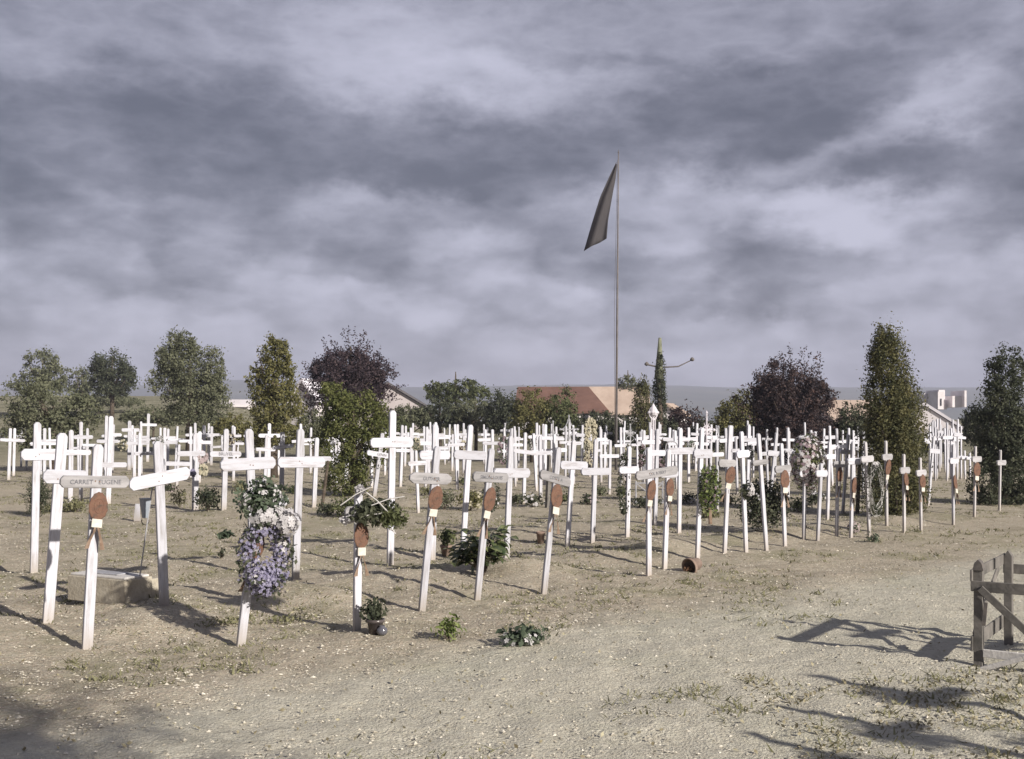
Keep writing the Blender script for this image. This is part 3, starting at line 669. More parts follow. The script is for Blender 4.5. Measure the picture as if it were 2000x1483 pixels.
def lv(parent, P, s, m_, nn=None, asp=2.0, name='leaves'):
    return part(name, leaf_quads(P, s, asp, nn, .9 if nn is not None else 0), m_, parent)
# violet wreath
d0 = ground(470, 1262).y; f_ = .10
c = px(505, 1082, d0) + NV * f_; W = thing('flower_wreath', 'large wreath of violet flowers with white and green top hanging on a white cross', 'wreath', tuple(c))
P, n_ = ring_points(c, .120, .205, .075, 1000, 0, 360); P2, n2 = blob_points(c + Vector((.0, 0, -.13)), (.15, .07, .12), 480, .1); P = np.concatenate([P, P2]); n_ = np.concatenate([n_, n2]); P = P + rng.normal(0, .014, P.shape); k = (P[:, 2] < c.z + .19); fl(W, 'violet_flowers', P[k], facing(n_[k], .6), .0135, M['violet'])
P, n_ = ring_points(c, .14, .225, .085, 620); lv(W, P, .042, M['leaf_dark'], n_)
c2 = px(500, 975, d0) + NV * .09
P, n_ = blob_points(c2, (.215, .09, .16), 900, .1); P = P + rng.normal(0, .018, P.shape); lv(W, P, .042, M['leaf_bluegreen'], n_, 1.7, 'top_leaves')
P, n_ = blob_points(px(520, 1008, d0) + NV * .11, (.18, .06, .08), 150, .3); fl(W, 'white_flowers', P, facing(n_, .4), .024, M['petal'])
P, n_ = blob_points(px(548, 1020, d0) + NV * .11, (.10, .05, .10), 90, .3); fl(W, 'white_sprays', P, facing(n_, .2), .026, M['petal'])
P, n_ = blob_points(c2 + Vector((-.01, 0, .02)), (.20, .10, .13), 90, .5); fl(W, 'mixed_flowers', P, facing(n_, .3), .017, M['petal'], 6)
P, n_ = ring_points(c, .12, .2, .06, 140); fl(W, 'pale_flowers', P, facing(n_, .8), .018, M['petal'])
mb = MB(); mb.tube([tuple(c - W.location + U * .135 * math.cos(a) - NV * .02 + Vector((0, 0, .225 * math.sin(a)))) for a in np.linspace(0, 6.28, 28)], .007, 5, True)
link('wire_frame', mb.mesh('wire_frame'), M['iron'], W)
P, n_ = blob_points(px(440, 1045, d0), (.06, .04, .03), 24, .1); lv(W, P, .06, M['leaf_bluegreen'], None, 1.5, 'side_leaves')
# green bouquet with white rose
d0 = ground(697, 1232).y; c = px(712, 1000, d0) + NV * .08
W = thing('evergreen_bouquet', 'dark evergreen bouquet with pale stems and one white rose on a peeling cross', 'bouquet', tuple(c))
P, n_ = blob_points(c + U * .04, (.22, .09, .10), 900, .25); lv(W, P, .045, M['leaf_dark'], n_, 2.2)
P, n_ = blob_points(px(755, 1010, d0) + NV * .09, (.12, .08, .09), 500, .2); lv(W, P, .04, M['leaf_green'], n_, 2.4, 'leaf_spray')
rc = px(689, 957, d0) + NV * .09; P, n_ = blob_points(rc, (.03, .03, .034), 60, .3); fl(W, 'rose', P, n_, .03, M['petal'], 4)
P, n_ = blob_points(px(668, 1014, d0) + NV * .1, (.075, .03, .02), 40, .2); fl(W, 'white_flowers', P, facing(n_), .024, M['petal'])
mb = MB()
for a, b in (((640, 985), (700, 950)), ((650, 1018), (722, 1000)), ((700, 985), (765, 968)), ((690, 960), (735, 1000)), ((735, 1030), (748, 1040))):
    A = px(*a, d0) + NV * .16; B = px(*b, d0) + NV * .15; mb.tube([tuple(A - c), tuple((A + B) / 2 - c + Vector((0, 0, .012))), tuple(B - c)], .0045, 5)
link('stems', mb.mesh('stems'), M['beads'], W)
# green garland
d0 = ground(1362, 1092).y; c = px(1377, 955, d0) + NV * .06
W = thing('leaf_garland', 'long hanging garland of green leaves with a few red blooms on a white cross', 'garland', tuple(c))
P, n_ = blob_points(c, (.19, .08, .29), 1300, .15); lv(W, P, .042, M['leaf_fresh'], n_, 2)
P, n_ = blob_points(c, (.18, .09, .26), 500, .4); lv(W, P, .04, M['leaf_dark'], n_, 2, 'dark_leaves')
P, n_ = blob_points(c, (.17, .1, .25), 40, .7); fl(W, 'blooms', P, n_, .022, M['mauve'])
mb = MB(); mb.tube([(0, 0, -.2), (.01, 0, -.38)], .02, 6); link('binding', mb.mesh('binding'), M['ribbon'], W)
# dark garland at B11
d0 = ground(1225, 1050).y; c = px(1213, 945, d0) + NV * .05
W = thing('dark_garland', 'long narrow garland of dark dried leaves and beads beside a plain white cross', 'garland', tuple(c))
P, n_ = ring_points(c, .07, .36, .035, 800); lv(W, P, .035, M['leaf_dark'], n_, 2)
P, n_ = ring_points(c, .07, .36, .04, 200); lv(W, P, .022, M['beads'], n_, 1.5, 'beads')
# flower spray on F11
d0 = ground(1457, 1080).y; c = px(1450, 960, d0) + NV * .05
W = thing('flower_spray', 'small spray of dark leaves and white blooms tied to a white post', 'spray', tuple(c))
P, n_ = blob_points(c, (.10, .06, .09), 220, .2); lv(W, P, .045, M['leaf_dark'], n_, 1.8)
P, n_ = blob_points(c + Vector((.05, -.03, .03)), (.05, .05, .07), 34, .3); fl(W, 'blooms', P, facing(n_), .03, M['petal'])
# big pale flower mass F14/15
d0 = 14.6; c = px(1578, 905, d0)
W = thing('flower_mass', 'large mass of pale and mauve flowers with dark leaves covering two crosses', 'flowers', tuple(c))
P, n_ = blob_points(c, (.34, .16, .40), 1900, .25); lv(W, P, .05, M['leaf_green'], n_, 2)
P, n_ = blob_points(c, (.36, .18, .42), 420, .55); fl(W, 'pale_flowers', P, n_, .030, M['petal'])
P, n_ = blob_points(c, (.36, .18, .42), 300, .55); fl(W, 'mauve_flowers', P, n_, .028, M['mauve'])
P, n_ = blob_points(c, (.35, .17, .42), 160, .6); fl(W, 'pink_flowers', P, n_, .03, M['pink'])
# bead wreath F18
d0 = ground(1698, 1034).y; c = px(1703, 955, d0) + NV * .06
W = thing('bead_wreath', 'long pale oval wreath of beaded wire hanging on a grey cross', 'wreath', tuple(c)); mb = MB()
for k in range(8):
    r = .70 + .05 * k; ph = rng.uniform(0, 6)
    mb.tube([tuple(U * (.17 * r * math.cos(a)) + NV * (.02 * math.sin(3 * a + ph)) + Vector((0, 0, .34 * r * math.sin(a) + .012 * math.sin(7 * a + ph)))) for a in np.linspace(0, 6.28, 40)], .0028, 4, True)
link('wire_rings', mb.mesh('wire_rings'), M['beads'], W)
P, n_ = ring_points(c, .14, .29, .07, 900); lv(W, P, .03, M['leaf_dark'], n_, 2)
P, n_ = blob_points(px(1697, 908, d0) + NV * .1, (.06, .03, .05), 40, .2); fl(W, 'white_flowers', P, facing(n_), .03, M['petal'])
# yellow-white oval wreath
def oval(label, X, Y, d, rx, rz, tr, m1, n1, s1, m2='leaf_dark', n2=150, s2=.05, name='small_wreath'):
    c = px(X, Y, d); W = thing(name, label, 'wreath', tuple(c))
    P, n_ = ring_points(c, rx, rz, tr, n1); fl(W, 'flowers', P, facing(n_), s1, M[m1]); P, n_ = ring_points(c, rx, rz, tr, n2); lv(W, P, s2, M[m2], n_)
oval('cream oval flower wreath standing high in the middle rows', 1154, 848, 22, .10, .26, .06, 'cream', 260, .04)
oval('mixed cream and mauve flower bunch below the cream oval wreath', 1150, 893, 22, .06, .17, .06, 'cream', 90, .035, 'leaf_plum', 200)
oval('grey green wreath on a cross left of the middle, dark at its heart', 984, 880, 22, .10, .24, .05, 'mauve', 70, .035, 'leaf_bluegreen', 240)
oval('pink and white flower ring on the cross by the low evergreen shrub', 394, 893, 19.1, .07, .075, .04, 'pink', 120, .034, 'leaf_bluegreen', 40)
oval('pale lower flower ring on the cross by the low evergreen shrub', 396, 918, 19.1, .06, .07, .035, 'cream', 90, .032, 'leaf_bluegreen', 60)
oval('blue and violet posy at the tip of the tilted crossbar', 377, 924, 18.6, .02, .03, .03, 'violet', 50, .03, 'leaf_dark', 50)
oval('dark bead wreath on a far cross right of the middle', 1254, 890, 19, .05, .15, .035, 'mauve', 50, .03, 'leaf_dark', 260)
oval('dark wreath hanging behind the round ended board', 960, 965, 15.5, .12, .22, .04, 'petal', 20, .02, 'leaf_dark', 500, .035)
oval('pink flower knot above the double crosses in the right middle', 1293, 908, 17, .05, .05, .04, 'mauve', 90, .03)
# hidden row across the path: bunches whose shadows fall into the picture
for i, (x, y, z, r) in enumerate([(3.68, 4.55, 1.02, .15), (3.36, 3.86, .98, .17), (2.99, 3.38, .98, .15), (3.6, 4.1, .7, .15)]):
    c = Vector((x, y, z)); W = thing('flower_wreath', ['leafy wreath on the cross casting the upper flower shadow, out of frame', 'leafy wreath on the cross casting the middle flower shadow, out of frame', 'leafy wreath on the cross casting the lowest shadow, out of frame', 'low leafy bunch between the out of frame crosses'][i], 'wreath', tuple(c))
    P, n_ = blob_points(c, (r * 1.2, r * .7, r), 420, .2); lv(W, P, .05, M['leaf_green'], n_)

# ------------------------------------------------------------------ plants
def pot(parent, r, h, m_, tilt=None, name='pot'):
    prof = [(0, 0), (r * .68, 0), (r * .92, h * .78), (r * 1.06, h * .79), (r * 1.08, h), (r * .96, h), (r * .88, h * .8), (r * .6, h * .15), (0, h * .12)]
    o = link(name, MB().lathe(prof, 24).mesh(name, True), m_, parent)
    if tilt: o.rotation_euler = tilt[0]; o.location = tilt[1]
    return o
def shrub(label, base, r, n, leaf, m_, name='shrub', cat='shrub', asp=2, stems=6, shell=.2, z0=.1, group=None, blooms=None, up=.0):
    W = thing(name, label, cat, tuple(base), group)
    c = Vector(base) + Vector((0, 0, z0 + r[2])); P, n_ = blob_points(c, r, n, shell); P = P + rng.normal(0, leaf * .5, P.shape)
    nb = n_ + np.array([0, 0, up]); lv(W, P, leaf, m_, nb, asp)
    mb = MB()
    for k in range(stems):
        q = P[rng.integers(len(P))] - np.array(base); mb.tube([(0, 0, -.02), tuple(np.array((q[0] * .4, q[1] * .4, q[2] * .6))), tuple(q)], [.012 * r[2] / .3 + .002, .007 * r[2] / .3 + .001, .002], 5)
    link('stems', mb.mesh('stems'), M['bark'], W)
    if blooms: P, n_ = blob_points(c, tuple(v * 1.05 for v in r), blooms[1], .75); fl(W, 'blooms', P, n_ + np.array((0, -.4, .5)), blooms[2], M[blooms[0]])
    return W
def big_leaf(label, base, h, r, n, L_, name, m_, cat='bush'):
    "bush of large curved laurel leaves on arching stems"
    W = thing(name, label, cat, tuple(base)); st = MB(); V = []; Fc = []
    for k in range(n):
        a = rng.uniform(0, 6.28); rr = r * rng.uniform(.25, 1) ** .7; hh = h * (rng.uniform(.35, 1)) * (1 - .35 * (rr / r) ** 2)
        tip = Vector((math.cos(a) * rr, math.sin(a) * rr, hh)); mid = Vector((tip.x * .35, tip.y * .35, hh * .62))
        if k % 2 == 0: st.tube([(0, 0, -.02), tuple(mid), tuple(tip)], [.009, .006, .003], 5)
        for j in range(4):
            b = mid.lerp(tip, .35 + .22 * j); dr = Vector((math.cos(a + rng.normal(0, 1)), math.sin(a + rng.normal(0, 1)), rng.uniform(-.5, .5))).normalized()
            sd = dr.cross(Vector((rng.normal(0, .4), rng.normal(0, .4), 1))).normalized(); nn = sd.cross(dr); l = L_ * rng.uniform(.7, 1.2); w = l * .24; i0 = len(V)
            for f, ww, dz in ((0, .08, 0), (.3, .85, .04), (.6, 1, .02), (.85, .5, -.06), (1, .03, -.14)):
                p = b + dr * l * f + nn * l * dz
                V += [tuple(p - sd * w * ww + nn * w * ww * .3), tuple(p), tuple(p + sd * w * ww + nn * w * ww * .3)]
            for q in range(4):
                for z in range(2): a0 = i0 + q * 3 + z; Fc.append((a0, a0 + 1, a0 + 4, a0 + 3))
    link('leaves', MB().add(V, Fc).mesh('leaves', True), m_, W); link('stems', st.mesh('stems'), M['bark'], W); return W
g = ground(943, 1112); big_leaf('broad leaved laurel bush growing between the front crosses', g, .54, .29, 64, .13, 'laurel_bush', mat('laurel_leaf', (.035, .055, .025), (.20, .22, .10), 14, .35, trans=.15, c3=(.08, .10, .045), spec=.5))
g = ground(733, 1238)
W = thing('potted_plant', 'dark glazed pot with a small leafy plant at the foot of the peeling cross', 'potted plant', tuple(g)); pot(W, .062, .105, mat('glazed_pot', (.06, .05, .05), (.13, .11, .11), 8, .25, spec=.6))
P, n_ = blob_points(g + Vector((-.01, 0, .17)), (.11, .09, .09), 260, .15); lv(W, P, .04, M['leaf_dark'], n_, 1.6)
mb = MB()
for k in range(7): q = (P[k * 9] - np.array(g)); mb.tube([(0, 0, .08), tuple(q)], [.004, .002], 5)
link('stems', mb.mesh('stems'), M['bark'], W)
W = thing('glass_jar', 'small round dark glass jar lying beside the glazed pot', 'jar', tuple(g + Vector((.055, -.06, 0)))); link('jar_body', MB().lathe([(0, 0), (.028, .004), (.040, .024), (.036, .048), (.02, .06), (.02, .068), (.016, .068), (0, .05)], 18).mesh('jar_body', True), mat('jar_glass', (.10, .10, .12), None, rough=.12, spec=.8), W)
g = ground(871, 1086)
W = thing('potted_plant', 'small plant in a terracotta pot left of the laurel bush', 'potted plant', tuple(g)); pot(W, .065, .125, M['terra'])
P, n_ = blob_points(g + Vector((.02, 0, .22)), (.13, .10, .10), 240, .15); lv(W, P, .045, M['leaf_green'], n_, 1.5)
mb = MB()
for k in range(6): mb.tube([(0, 0, .1), tuple(P[k * 7] - np.array(g))], [.004, .002], 5)
link('stems', mb.mesh('stems'), M['bark'], W)
g = ground(1056, 1062); W = thing('flower_pot', 'empty upright terracotta pot behind the leaning cross', 'pot', tuple(g)); pot(W, .055, .15, M['terra'])
g = ground(1351, 1117)
W = thing('flower_pot', 'terracotta pot lying on its side with its soil, in front of the garland cross', 'pot', tuple(g)); pot(W, .082, .15, M['terra'], ((R(8), R(-100), R(35)), (.07, .05, .080)))
W = thing('root_ball', 'dark crumbled soil spilling from the fallen terracotta pot', 'soil', tuple(g)); P, n_ = blob_points(g + Vector((-.045, -.02, .03)), (.045, .045, .035), 160, .2); part('soil_clods', leaf_quads(P, .025, 1.1), M['rustdark'], W)
shrub('small upright green seedling left of the low flower clump', ground(876, 1250), (.10, .09, .075), 170, .045, M['leaf_fresh'], 'seedling', 'plant', 2.4, 7, .1, .02, up=.6)
shrub('low spreading clump of pale blue green leaves with white flowers on the gravel', ground(1022, 1258), (.20, .12, .05), 380, .05, M['leaf_bluegreen'], 'flower_clump', 'plant', 1.8, 7, .1, .0, blooms=('petal', 26, .022))
shrub('low green weeds around the post under the violet wreath', ground(452, 1218), (.30, .16, .02), 200, .035, M['leaf_dry'], 'weed_patch', 'weeds', 2.6, 4, .1, 0)
shrub('weeds in the shade of the violet wreath, behind its post', ground(560, 1215), (.22, .14, .02), 130, .035, M['leaf_dry'], 'weed_patch', 'weeds', 2.6, 4, .1, 0)
shrub('low dark evergreen shrub beside the cross wrapped with flowers', ground(406, 1000), (.26, .2, .19), 700, .055, M['leaf_dark'], 'evergreen_shrub', z0=.02)
shrub('loose grassy shrub left of the low dark evergreen', ground(350, 992), (.20, .15, .17), 260, .05, M['leaf_dry'], 'shrub', z0=.02)
shrub('dark round bush behind the right front crosses', ground(1492, 1044), (.42, .36, .34), 3000, .05, M['leaf_dark'], 'round_bush', 'bush', z0=.0, shell=.35, blooms=('petal', 30, .02))
shrub('small pink flowered plant at the foot of a rosette cross', ground(1668, 1042), (.09, .08, .08), 130, .035, M['leaf_bluegreen'], 'flowering_plant', 'plant', z0=.0, blooms=('pink', 30, .025))
shrub('small grass tuft on the open gravel below the bead wreath', ground(1706, 1060), (.08, .07, .045), 120, .06, M['leaf_bluegreen'], 'grass_tuft', 'plant', 4, 3, z0=0, up=.8)
shrub('yellowish rose bush behind the plain cross left of the laurel', ground(920, 998), (.32, .25, .17), 700, .055, M['leaf_olive'], 'rose_bush', 'bush', z0=.02, blooms=('cream', 24, .03))
shrub('leggy bush behind the round ended board, right side', ground(868, 996), (.26, .2, .17), 420, .05, M['leaf_grey'], 'shrub', 'bush', z0=.02)
shrub('dark low ivy around the X shaped frame', ground(1262, 992), (.34, .3, .10), 520, .05, M['leaf_dark'], 'ivy_patch', 'ivy', z0=0)
shrub('grassy clump in front of the ruined frame, right of the garland', ground(1385, 1010), (.22, .2, .07), 300, .05, M['leaf_dry'], 'weed_patch', 'weeds', z0=0)
shrub('dark fir shrub at the left picture edge, behind the widest cross', ground(76, 1012), (.22, .22, .36), 1500, .06, M['leaf_dark'], 'fir_shrub', 'shrub', 4, 4, .2, .0)
shrub('rough grass beside the cross at far left', ground(110, 1000), (.5, .3, .07), 700, .07, M['leaf_dry'], 'weed_patch', 'weeds', 4, 3, z0=0, up=.7)
shrub('loose greenery hanging low beneath the leaning lettered cross', ground(690, 1010), (.42, .25, .16), 900, .06, M['leaf_green'], 'shrub', 'bush', z0=.0)
g = ground(470, 1262) + Vector((-.17, .9, 0)); shrub('tiny dark leaf stump left of the violet wreath', ground(434, 1090), (.03, .03, .05), 40, .05, M['leaf_dark'], 'seedling', 'plant', z0=0)

SP = [(150, 1000, 'leaf_dry', None), (298, 958, 'leaf_green', None), (330, 962, 'leaf_dark', 'pink'), (470, 962, 'leaf_dry', None), (575, 962, 'leaf_green', None), (640, 1006, 'leaf_dark', None), (835, 968, 'leaf_dry', None), (905, 948, 'leaf_green', 'cream'), (1010, 985, 'leaf_grey', None), (1040, 990, 'leaf_dark', 'petal'),
      (1098, 986, 'leaf_green', None), (1150, 985, 'leaf_dark', 'pink'), (1172, 962, 'leaf_grey', None), (1215, 972, 'leaf_green', None), (1345, 982, 'leaf_dark', 'petal'), (1420, 985, 'leaf_dry', None), (1560, 1000, 'leaf_green', None), (1590, 985, 'leaf_dark', 'petal'), (1640, 962, 'leaf_dry', None)]
for i, (X, Y, mm, bl) in enumerate(SP):
    nm = '%s small grave plant from the left in the middle rows%s' % (ORD[i], {None: '', 'pink': ', pink blooms', 'cream': ', cream blooms', 'petal': ', white blooms'}[bl])
    q = random.uniform(.8, 1.3); shrub(nm, ground(X, Y), (.20 * q, .16 * q, .10 * q), 330, .05, M[mm], 'grave_plant', 'plant', 1.8, 4, .1, 0, 'small plants between the middle crosses', (bl, 26, .03) if bl else None, up=.4)
HW = [(240, 870, 26), (312, 862, 27), (452, 858, 27), (812, 868, 24), (905, 872, 26), (1040, 868, 25), (1226, 880, 24), (1350, 872, 24), (1465, 884, 20), (1530, 893, 19)]
for i, (X, Y, d) in enumerate(HW):
    oval('%s small faded wreath from the left hanging on the far crosses' % ORD[i], X, Y, d, .07, .10, .04, random.choice(['petal', 'mauve', 'cream']), 40, .03, random.choice(['leaf_dark', 'leaf_plum', 'leaf_bluegreen']), 160, .045)
# ------------------------------------------------------------------ box grave, lantern rod, trestle, stakes
g = ground(244, 1182)
e1 = Vector((-.87, .49, 0)).normalized(); e2 = Vector((.49, .87, 0)).normalized()
W = tag(empty('box_grave', mat=Matrix.Translation(g) @ Matrix((e1, -e2, Vector((0, 0, 1)))).transposed().to_4x4()), 'low stone box grave with pale top slab between the two left crosses', 'box grave')
link('stone_box', MB().box((.33, -.14, .085), (.66, .28, .20)).box((.20, -.34, .075), (.36, .115, .17)).mesh('stone_box', bevel=.006), M['stone'], W)
link('top_slab', MB().box((.33, -.14, .194), (.62, .25, .018)).mesh('top_slab', bevel=.004), M['slab'], W)
link('metal_tray', MB().box((.34, -.13, .209), (.34, .12, .010)).mesh('metal_tray', bevel=.002), M['irongrey'], W)
dd = g.y + .12; A = px(273, 1133, dd); A.z = g.z + .203; B = px(298, 948, dd)
W = thing('lantern_rod', 'thin iron rod holding a small tapered glass lantern above the box grave', 'lantern', tuple(A)); q = B - A
link('rod', MB().tube([(0, 0, 0), tuple(q * .5), tuple(q)], .0055, 6).mesh('rod'), M['irongrey'], W)
lc = px(284, 993, dd) - A
link('lantern_glass', MB().lathe([(0, -.075), (.026, -.075), (.047, .07), (.05, .075), (.05, .08), (0, .08)], 4, tuple(lc)).mesh('lantern_glass'), M['glassblue'], W)
link('hook', MB().tube([tuple(lc + Vector((.03 * math.cos(a), 0, -.10 + .03 * math.sin(a)))) for a in np.linspace(2.8, 6.6, 9)], .004, 5).mesh('hook'), M['iron'], W)
g = ground(268, 1018); W = thing('marker_board', 'small tapered white marker board leaning on the ground behind the lantern', 'marker', tuple(g)); link('panel', MB().prism([(-.05, 0), (.05, 0), (.035, .26), (-.03, .26)], -.008, .008).mesh('panel', bevel=.002), M['white'], W)
link('peg', MB().box((0, .016, .1), (.02, .014, .24)).mesh('peg'), M['wood'], W)
# trestle
g = ground(1912, 1302)
Wt = tag(empty('wooden_trestle', mat=Matrix.Translation(g) @ Matrix.Rotation(R(-34), 4, 'Z')), 'low weathered wooden trestle with pointed posts at the lower right edge', 'trestle')
def pt(x, y, H, w=.052): 
    o = link('leg', MB().prism([(-w / 2, -.05), (w / 2, -.05), (w / 2, H - .04), (0, H), (-w / 2, H - .04)], -w / 2, w / 2).mesh('leg', bevel=.003), M['wood'], Wt, (x, y, 0)); return o
pt(0, 0, .62); pt(.50, 0, .60); pt(.50, .93, .60); pt(0, .93, .62)
link('cap', MB().prism([(-.032, .585), (.032, .585), (.02, .63), (0, .65), (-.02, .63)], -.032, .032).mesh('cap'), M['iron'], Wt)
link('top_rail', MB().box((.25, -.033, .49), (.58, .014, .065)).mesh('top_rail', bevel=.003), M['wood'], Wt)
link('top_rail', MB().box((.25, .963, .49), (.58, .014, .065)).mesh('top_rail', bevel=.003), M['wood'], Wt)
link('side_rail', MB().box((-.034, .465, .555), (.014, 1.04, .07)).mesh('side_rail', bevel=.003), M['wood'], Wt)
link('side_rail', MB().box((-.034, .465, .14), (.014, 1.0, .09)).mesh('side_rail', bevel=.003), M['wood'], Wt)
link('brace', MB().box((-.048, .47, .34), (.012, .84, .05), Matrix.Rotation(R(24), 3, 'X')).mesh('brace', bevel=.003), M['wood'], Wt)
link('brace', MB().box((.17, -.047, .34), (.42, .012, .045), Matrix.Rotation(R(42), 3, 'Y')).mesh('brace', bevel=.003), M['wood'], Wt)
link('lower_slat', MB().box((.26, -.034, .09), (.46, .014, .05)).mesh('lower_slat', bevel=.003), M['slab'], Wt)
link('lower_slat', MB().box((.16, -.055, .05), (.32, .012, .03), Matrix.Rotation(R(-22), 3, 'Y')).mesh('lower_slat', bevel=.003), M['slab'], Wt)
link('hanging_tag', MB().box((.045, -.060, .33), (.022, .010, .14), Matrix.Rotation(R(5), 3, 'Y')).mesh('hanging_tag'), M['iron'], Wt)
A = ground(1674, 1003); B = px(1682, 850, A.y); W = thing('wooden_stake', 'dark brown wooden stake between the crosses near the big conifer', 'stake', tuple(A))
link('stake_shaft', MB().tube([(0, 0, -.05), tuple((B - A) * .5), tuple(B - A)], [.034, .03, .022], 8).mesh('stake_shaft'), M['bark'], W)
link('tie', MB().tube([tuple((B - A) * .7 + Vector((.033 * math.cos(a), .033 * math.sin(a), 0))) for a in np.linspace(0, 6.28, 10)], .006, 5, True).mesh('tie'), M['ribbon'], W)
A = ground(628, 996); B = px(641, 900, A.y); W = thing('wooden_stake', 'dark thin stake leaning at the left foot of the green shrub', 'stake', tuple(A))
link('stake_shaft', MB().tube([(0, 0, -.05), tuple(B - A)], [.03, .022], 8).mesh('stake_shaft'), M['bark'], W)
A = ground(1068, 992); W = thing('wooden_stake', 'square grey stake next to the sloping name board', 'stake', tuple(A)); B = px(1073, 890, A.y)
link('stake_shaft', MB().tube([(0, 0, -.05), tuple(B - A)], [.04, .036], 4).mesh('stake_shaft'), M['wood'], W)

# ------------------------------------------------------------------ ornate iron crosses, arch, X frame
def iron_cross(label, X, ytop, yarm, yfoot, arm, m_, style, d=None):
    b = ground(X, yfoot); d = b.y; W = thing('iron_cross', label, 'iron cross', tuple(b)); k = d / F
    H = (px(X, ytop, d) - b).z; za = (px(X, yarm, d) - b).z; hw = arm * k; u = U * 1.0
    u = Vector((1, .25, 0)).normalized(); p_ = MB(); p_.tube([(0, 0, -.02), (0, 0, H * .97)], [.028, .020], 8); p_.lathe([(0, H * .965), (.035, H * .975), (.012, H), (0, H + .02)], 8)
    link('shaft', p_.mesh('shaft'), m_, W)
    a_ = MB(); a_.tube([tuple(-u * hw + Vector((0, 0, za))), tuple(u * hw + Vector((0, 0, za)))], .018, 7)
    for s in (-1, 1): a_.lathe([(0, -.04), (.04, -.02), (.045, 0), (.04, .02), (0, .04)], 8, tuple(u * hw * s + Vector((0, 0, za))))
    link('arms', a_.mesh('arms'), m_, W); o_ = MB()
    if style == 'ribs':
        for s in (-1, 1):
            for t in (1, -1):
                pts = [tuple(u * s * hw * (.12 + .78 * f ** 1.6) + Vector((0, 0, za + t * hw * 1.15 * (1 - f) ** 1.5))) for f in np.linspace(0, 1, 9)]
                o_.tube(pts, .014, 6)
    elif style == 'rays':
        for a in np.arange(8) * math.pi / 4 + math.pi / 8:
            L_ = hw * .95; o_.tube([(0, 0, za), tuple(u * math.cos(a) * L_ + Vector((0, 0, za + math.sin(a) * L_)))], [.02, .006], 5)
        o_.tube([tuple(u * math.cos(a) * hw * .55 + Vector((0, 0, za + math.sin(a) * hw * .55))) for a in np.linspace(0, 6.28, 20)], .012, 5, True)
        for s in (-1, 1):
            o_.tube([tuple(u * s * hw * .9 * math.sin(f * 3.1) + Vector((0, 0, za - hw * 1.6 * f - .05))) for f in np.linspace(.1, 1, 8)], .011, 5)
    elif style == 'bulb':
        for s in (-1, 1):
            for r in (1.0, .6): o_.tube([tuple(u * s * hw * 1.05 * r * math.sin(f * math.pi) ** .8 + Vector((0, 0, za - hw * 1.9 * r + hw * 3.6 * r * f))) for f in np.linspace(0, 1, 12)], .016, 6)
        o_.lathe([(0, za - .10), (.075, za - .06), (.10, za), (.075, za + .08), (.03, za + .16), (0, za + .2)], 10)
        for s in (-1, 1): o_.tube([tuple(u * s * .045 + Vector((0, 0, f))) for f in (.1, za * .5, za - .1)], .012, 6)
    link('scrollwork', o_.mesh('scrollwork'), m_, W); return W
iron_cross('grey iron cross with four curved ribs in the middle of the far rows', 1111, 811, 839, 925, 17, M['irongrey'], 'ribs')
iron_cross('tall ornate white iron cross with bulbous head and pointed finial', 1276, 789, 806, 960, 8, M['ironwhite'], 'bulb')
iron_cross('thin white iron cross with star rays and high spike', 1380, 803, 840, 950, 15, M['ironwhite'], 'rays')
iron_cross('slim grey iron cross with pointed finial left of the ribbed one', 1080, 822, 850, 930, 9, M['irongrey'], 'ribs')
iron_cross('faint grey iron cross with a ring, right of the flagpole', 1231, 828, 846, 915, 9, M['irongrey'], 'rays')
A = ground(1312, 960); W = thing('iron_arch', 'thin grey iron arch rising behind the plain crosses, right middle', 'arch', tuple(A)); k = A.y / F; zt = (px(0, 862, A.y) - A).z
mb = MB(); mb.tube([(-.13 * 1, 0, 0), (-.13, 0, zt - .14)] + [(.13 * math.cos(a), 0, zt - .13 + .13 * math.sin(a)) for a in np.linspace(math.pi, 0, 14)] + [(.13, 0, 0)], .011, 6); link('hoop', mb.mesh('hoop'), M['irongrey'], W)
link('cross_tie', MB().tube([(-.13, 0, zt * .6), (.13, 0, zt * .6)], .008, 6).mesh('cross_tie'), M['irongrey'], W)
A = ground(1268, 984); W = thing('lattice_frame', 'low X braced grey wooden grave frame behind the rosette crosses', 'grave frame', tuple(A)); mb = MB(); k = A.y / F
for s in (-1, 1): mb.tube([(s * 24 * k, 0, .02), (-s * 24 * k, 0, .36)], .012, 5); mb.tube([(s * 26 * k, 0, -.03), (s * 26 * k, 0, .42)], .016, 5)
link('lattice', mb.mesh('lattice'), M['irongrey'], W); link('rail', MB().tube([(-26 * k, 0, .38), (26 * k, 0, .38)], .014, 5).mesh('rail'), M['irongrey'], W)

# ------------------------------------------------------------------ flag
d0 = 36.0; A = Vector(((1203 - W0) / F * d0, d0, 0)); A.z = gz(A.x, A.y); T = px(1208, 300, d0)
W = thing('flagpole', 'very tall thin dark flagpole rising above the far crosses', 'flagpole', tuple(A)); q = T - A
link('mast', MB().tube([(0, 0, -.1), tuple(q * .45), tuple(q)], [.044, .034, .016], 10).mesh('mast', True), M['pole'], W)
link('finial', MB().lathe([(0, 0), (.03, .02), (.015, .06), (0, .14)], 8, tuple(q)).mesh('finial'), M['pole'], W)
link('halyard', MB().tube([tuple(q * .98 + Vector((-.03, 0, 0))), tuple(q * .5 + Vector((-.09, 0, 0))), (-.04, 0, .9)], .006, 4).mesh('halyard'), M['pole'], W)
hoist = px(1204, 318, d0); Wf = thing('flag', 'dark flag hanging in a slanting fold from the top of the flagpole', 'flag', tuple(hoist))
V = []; nu, nvv = 22, 16
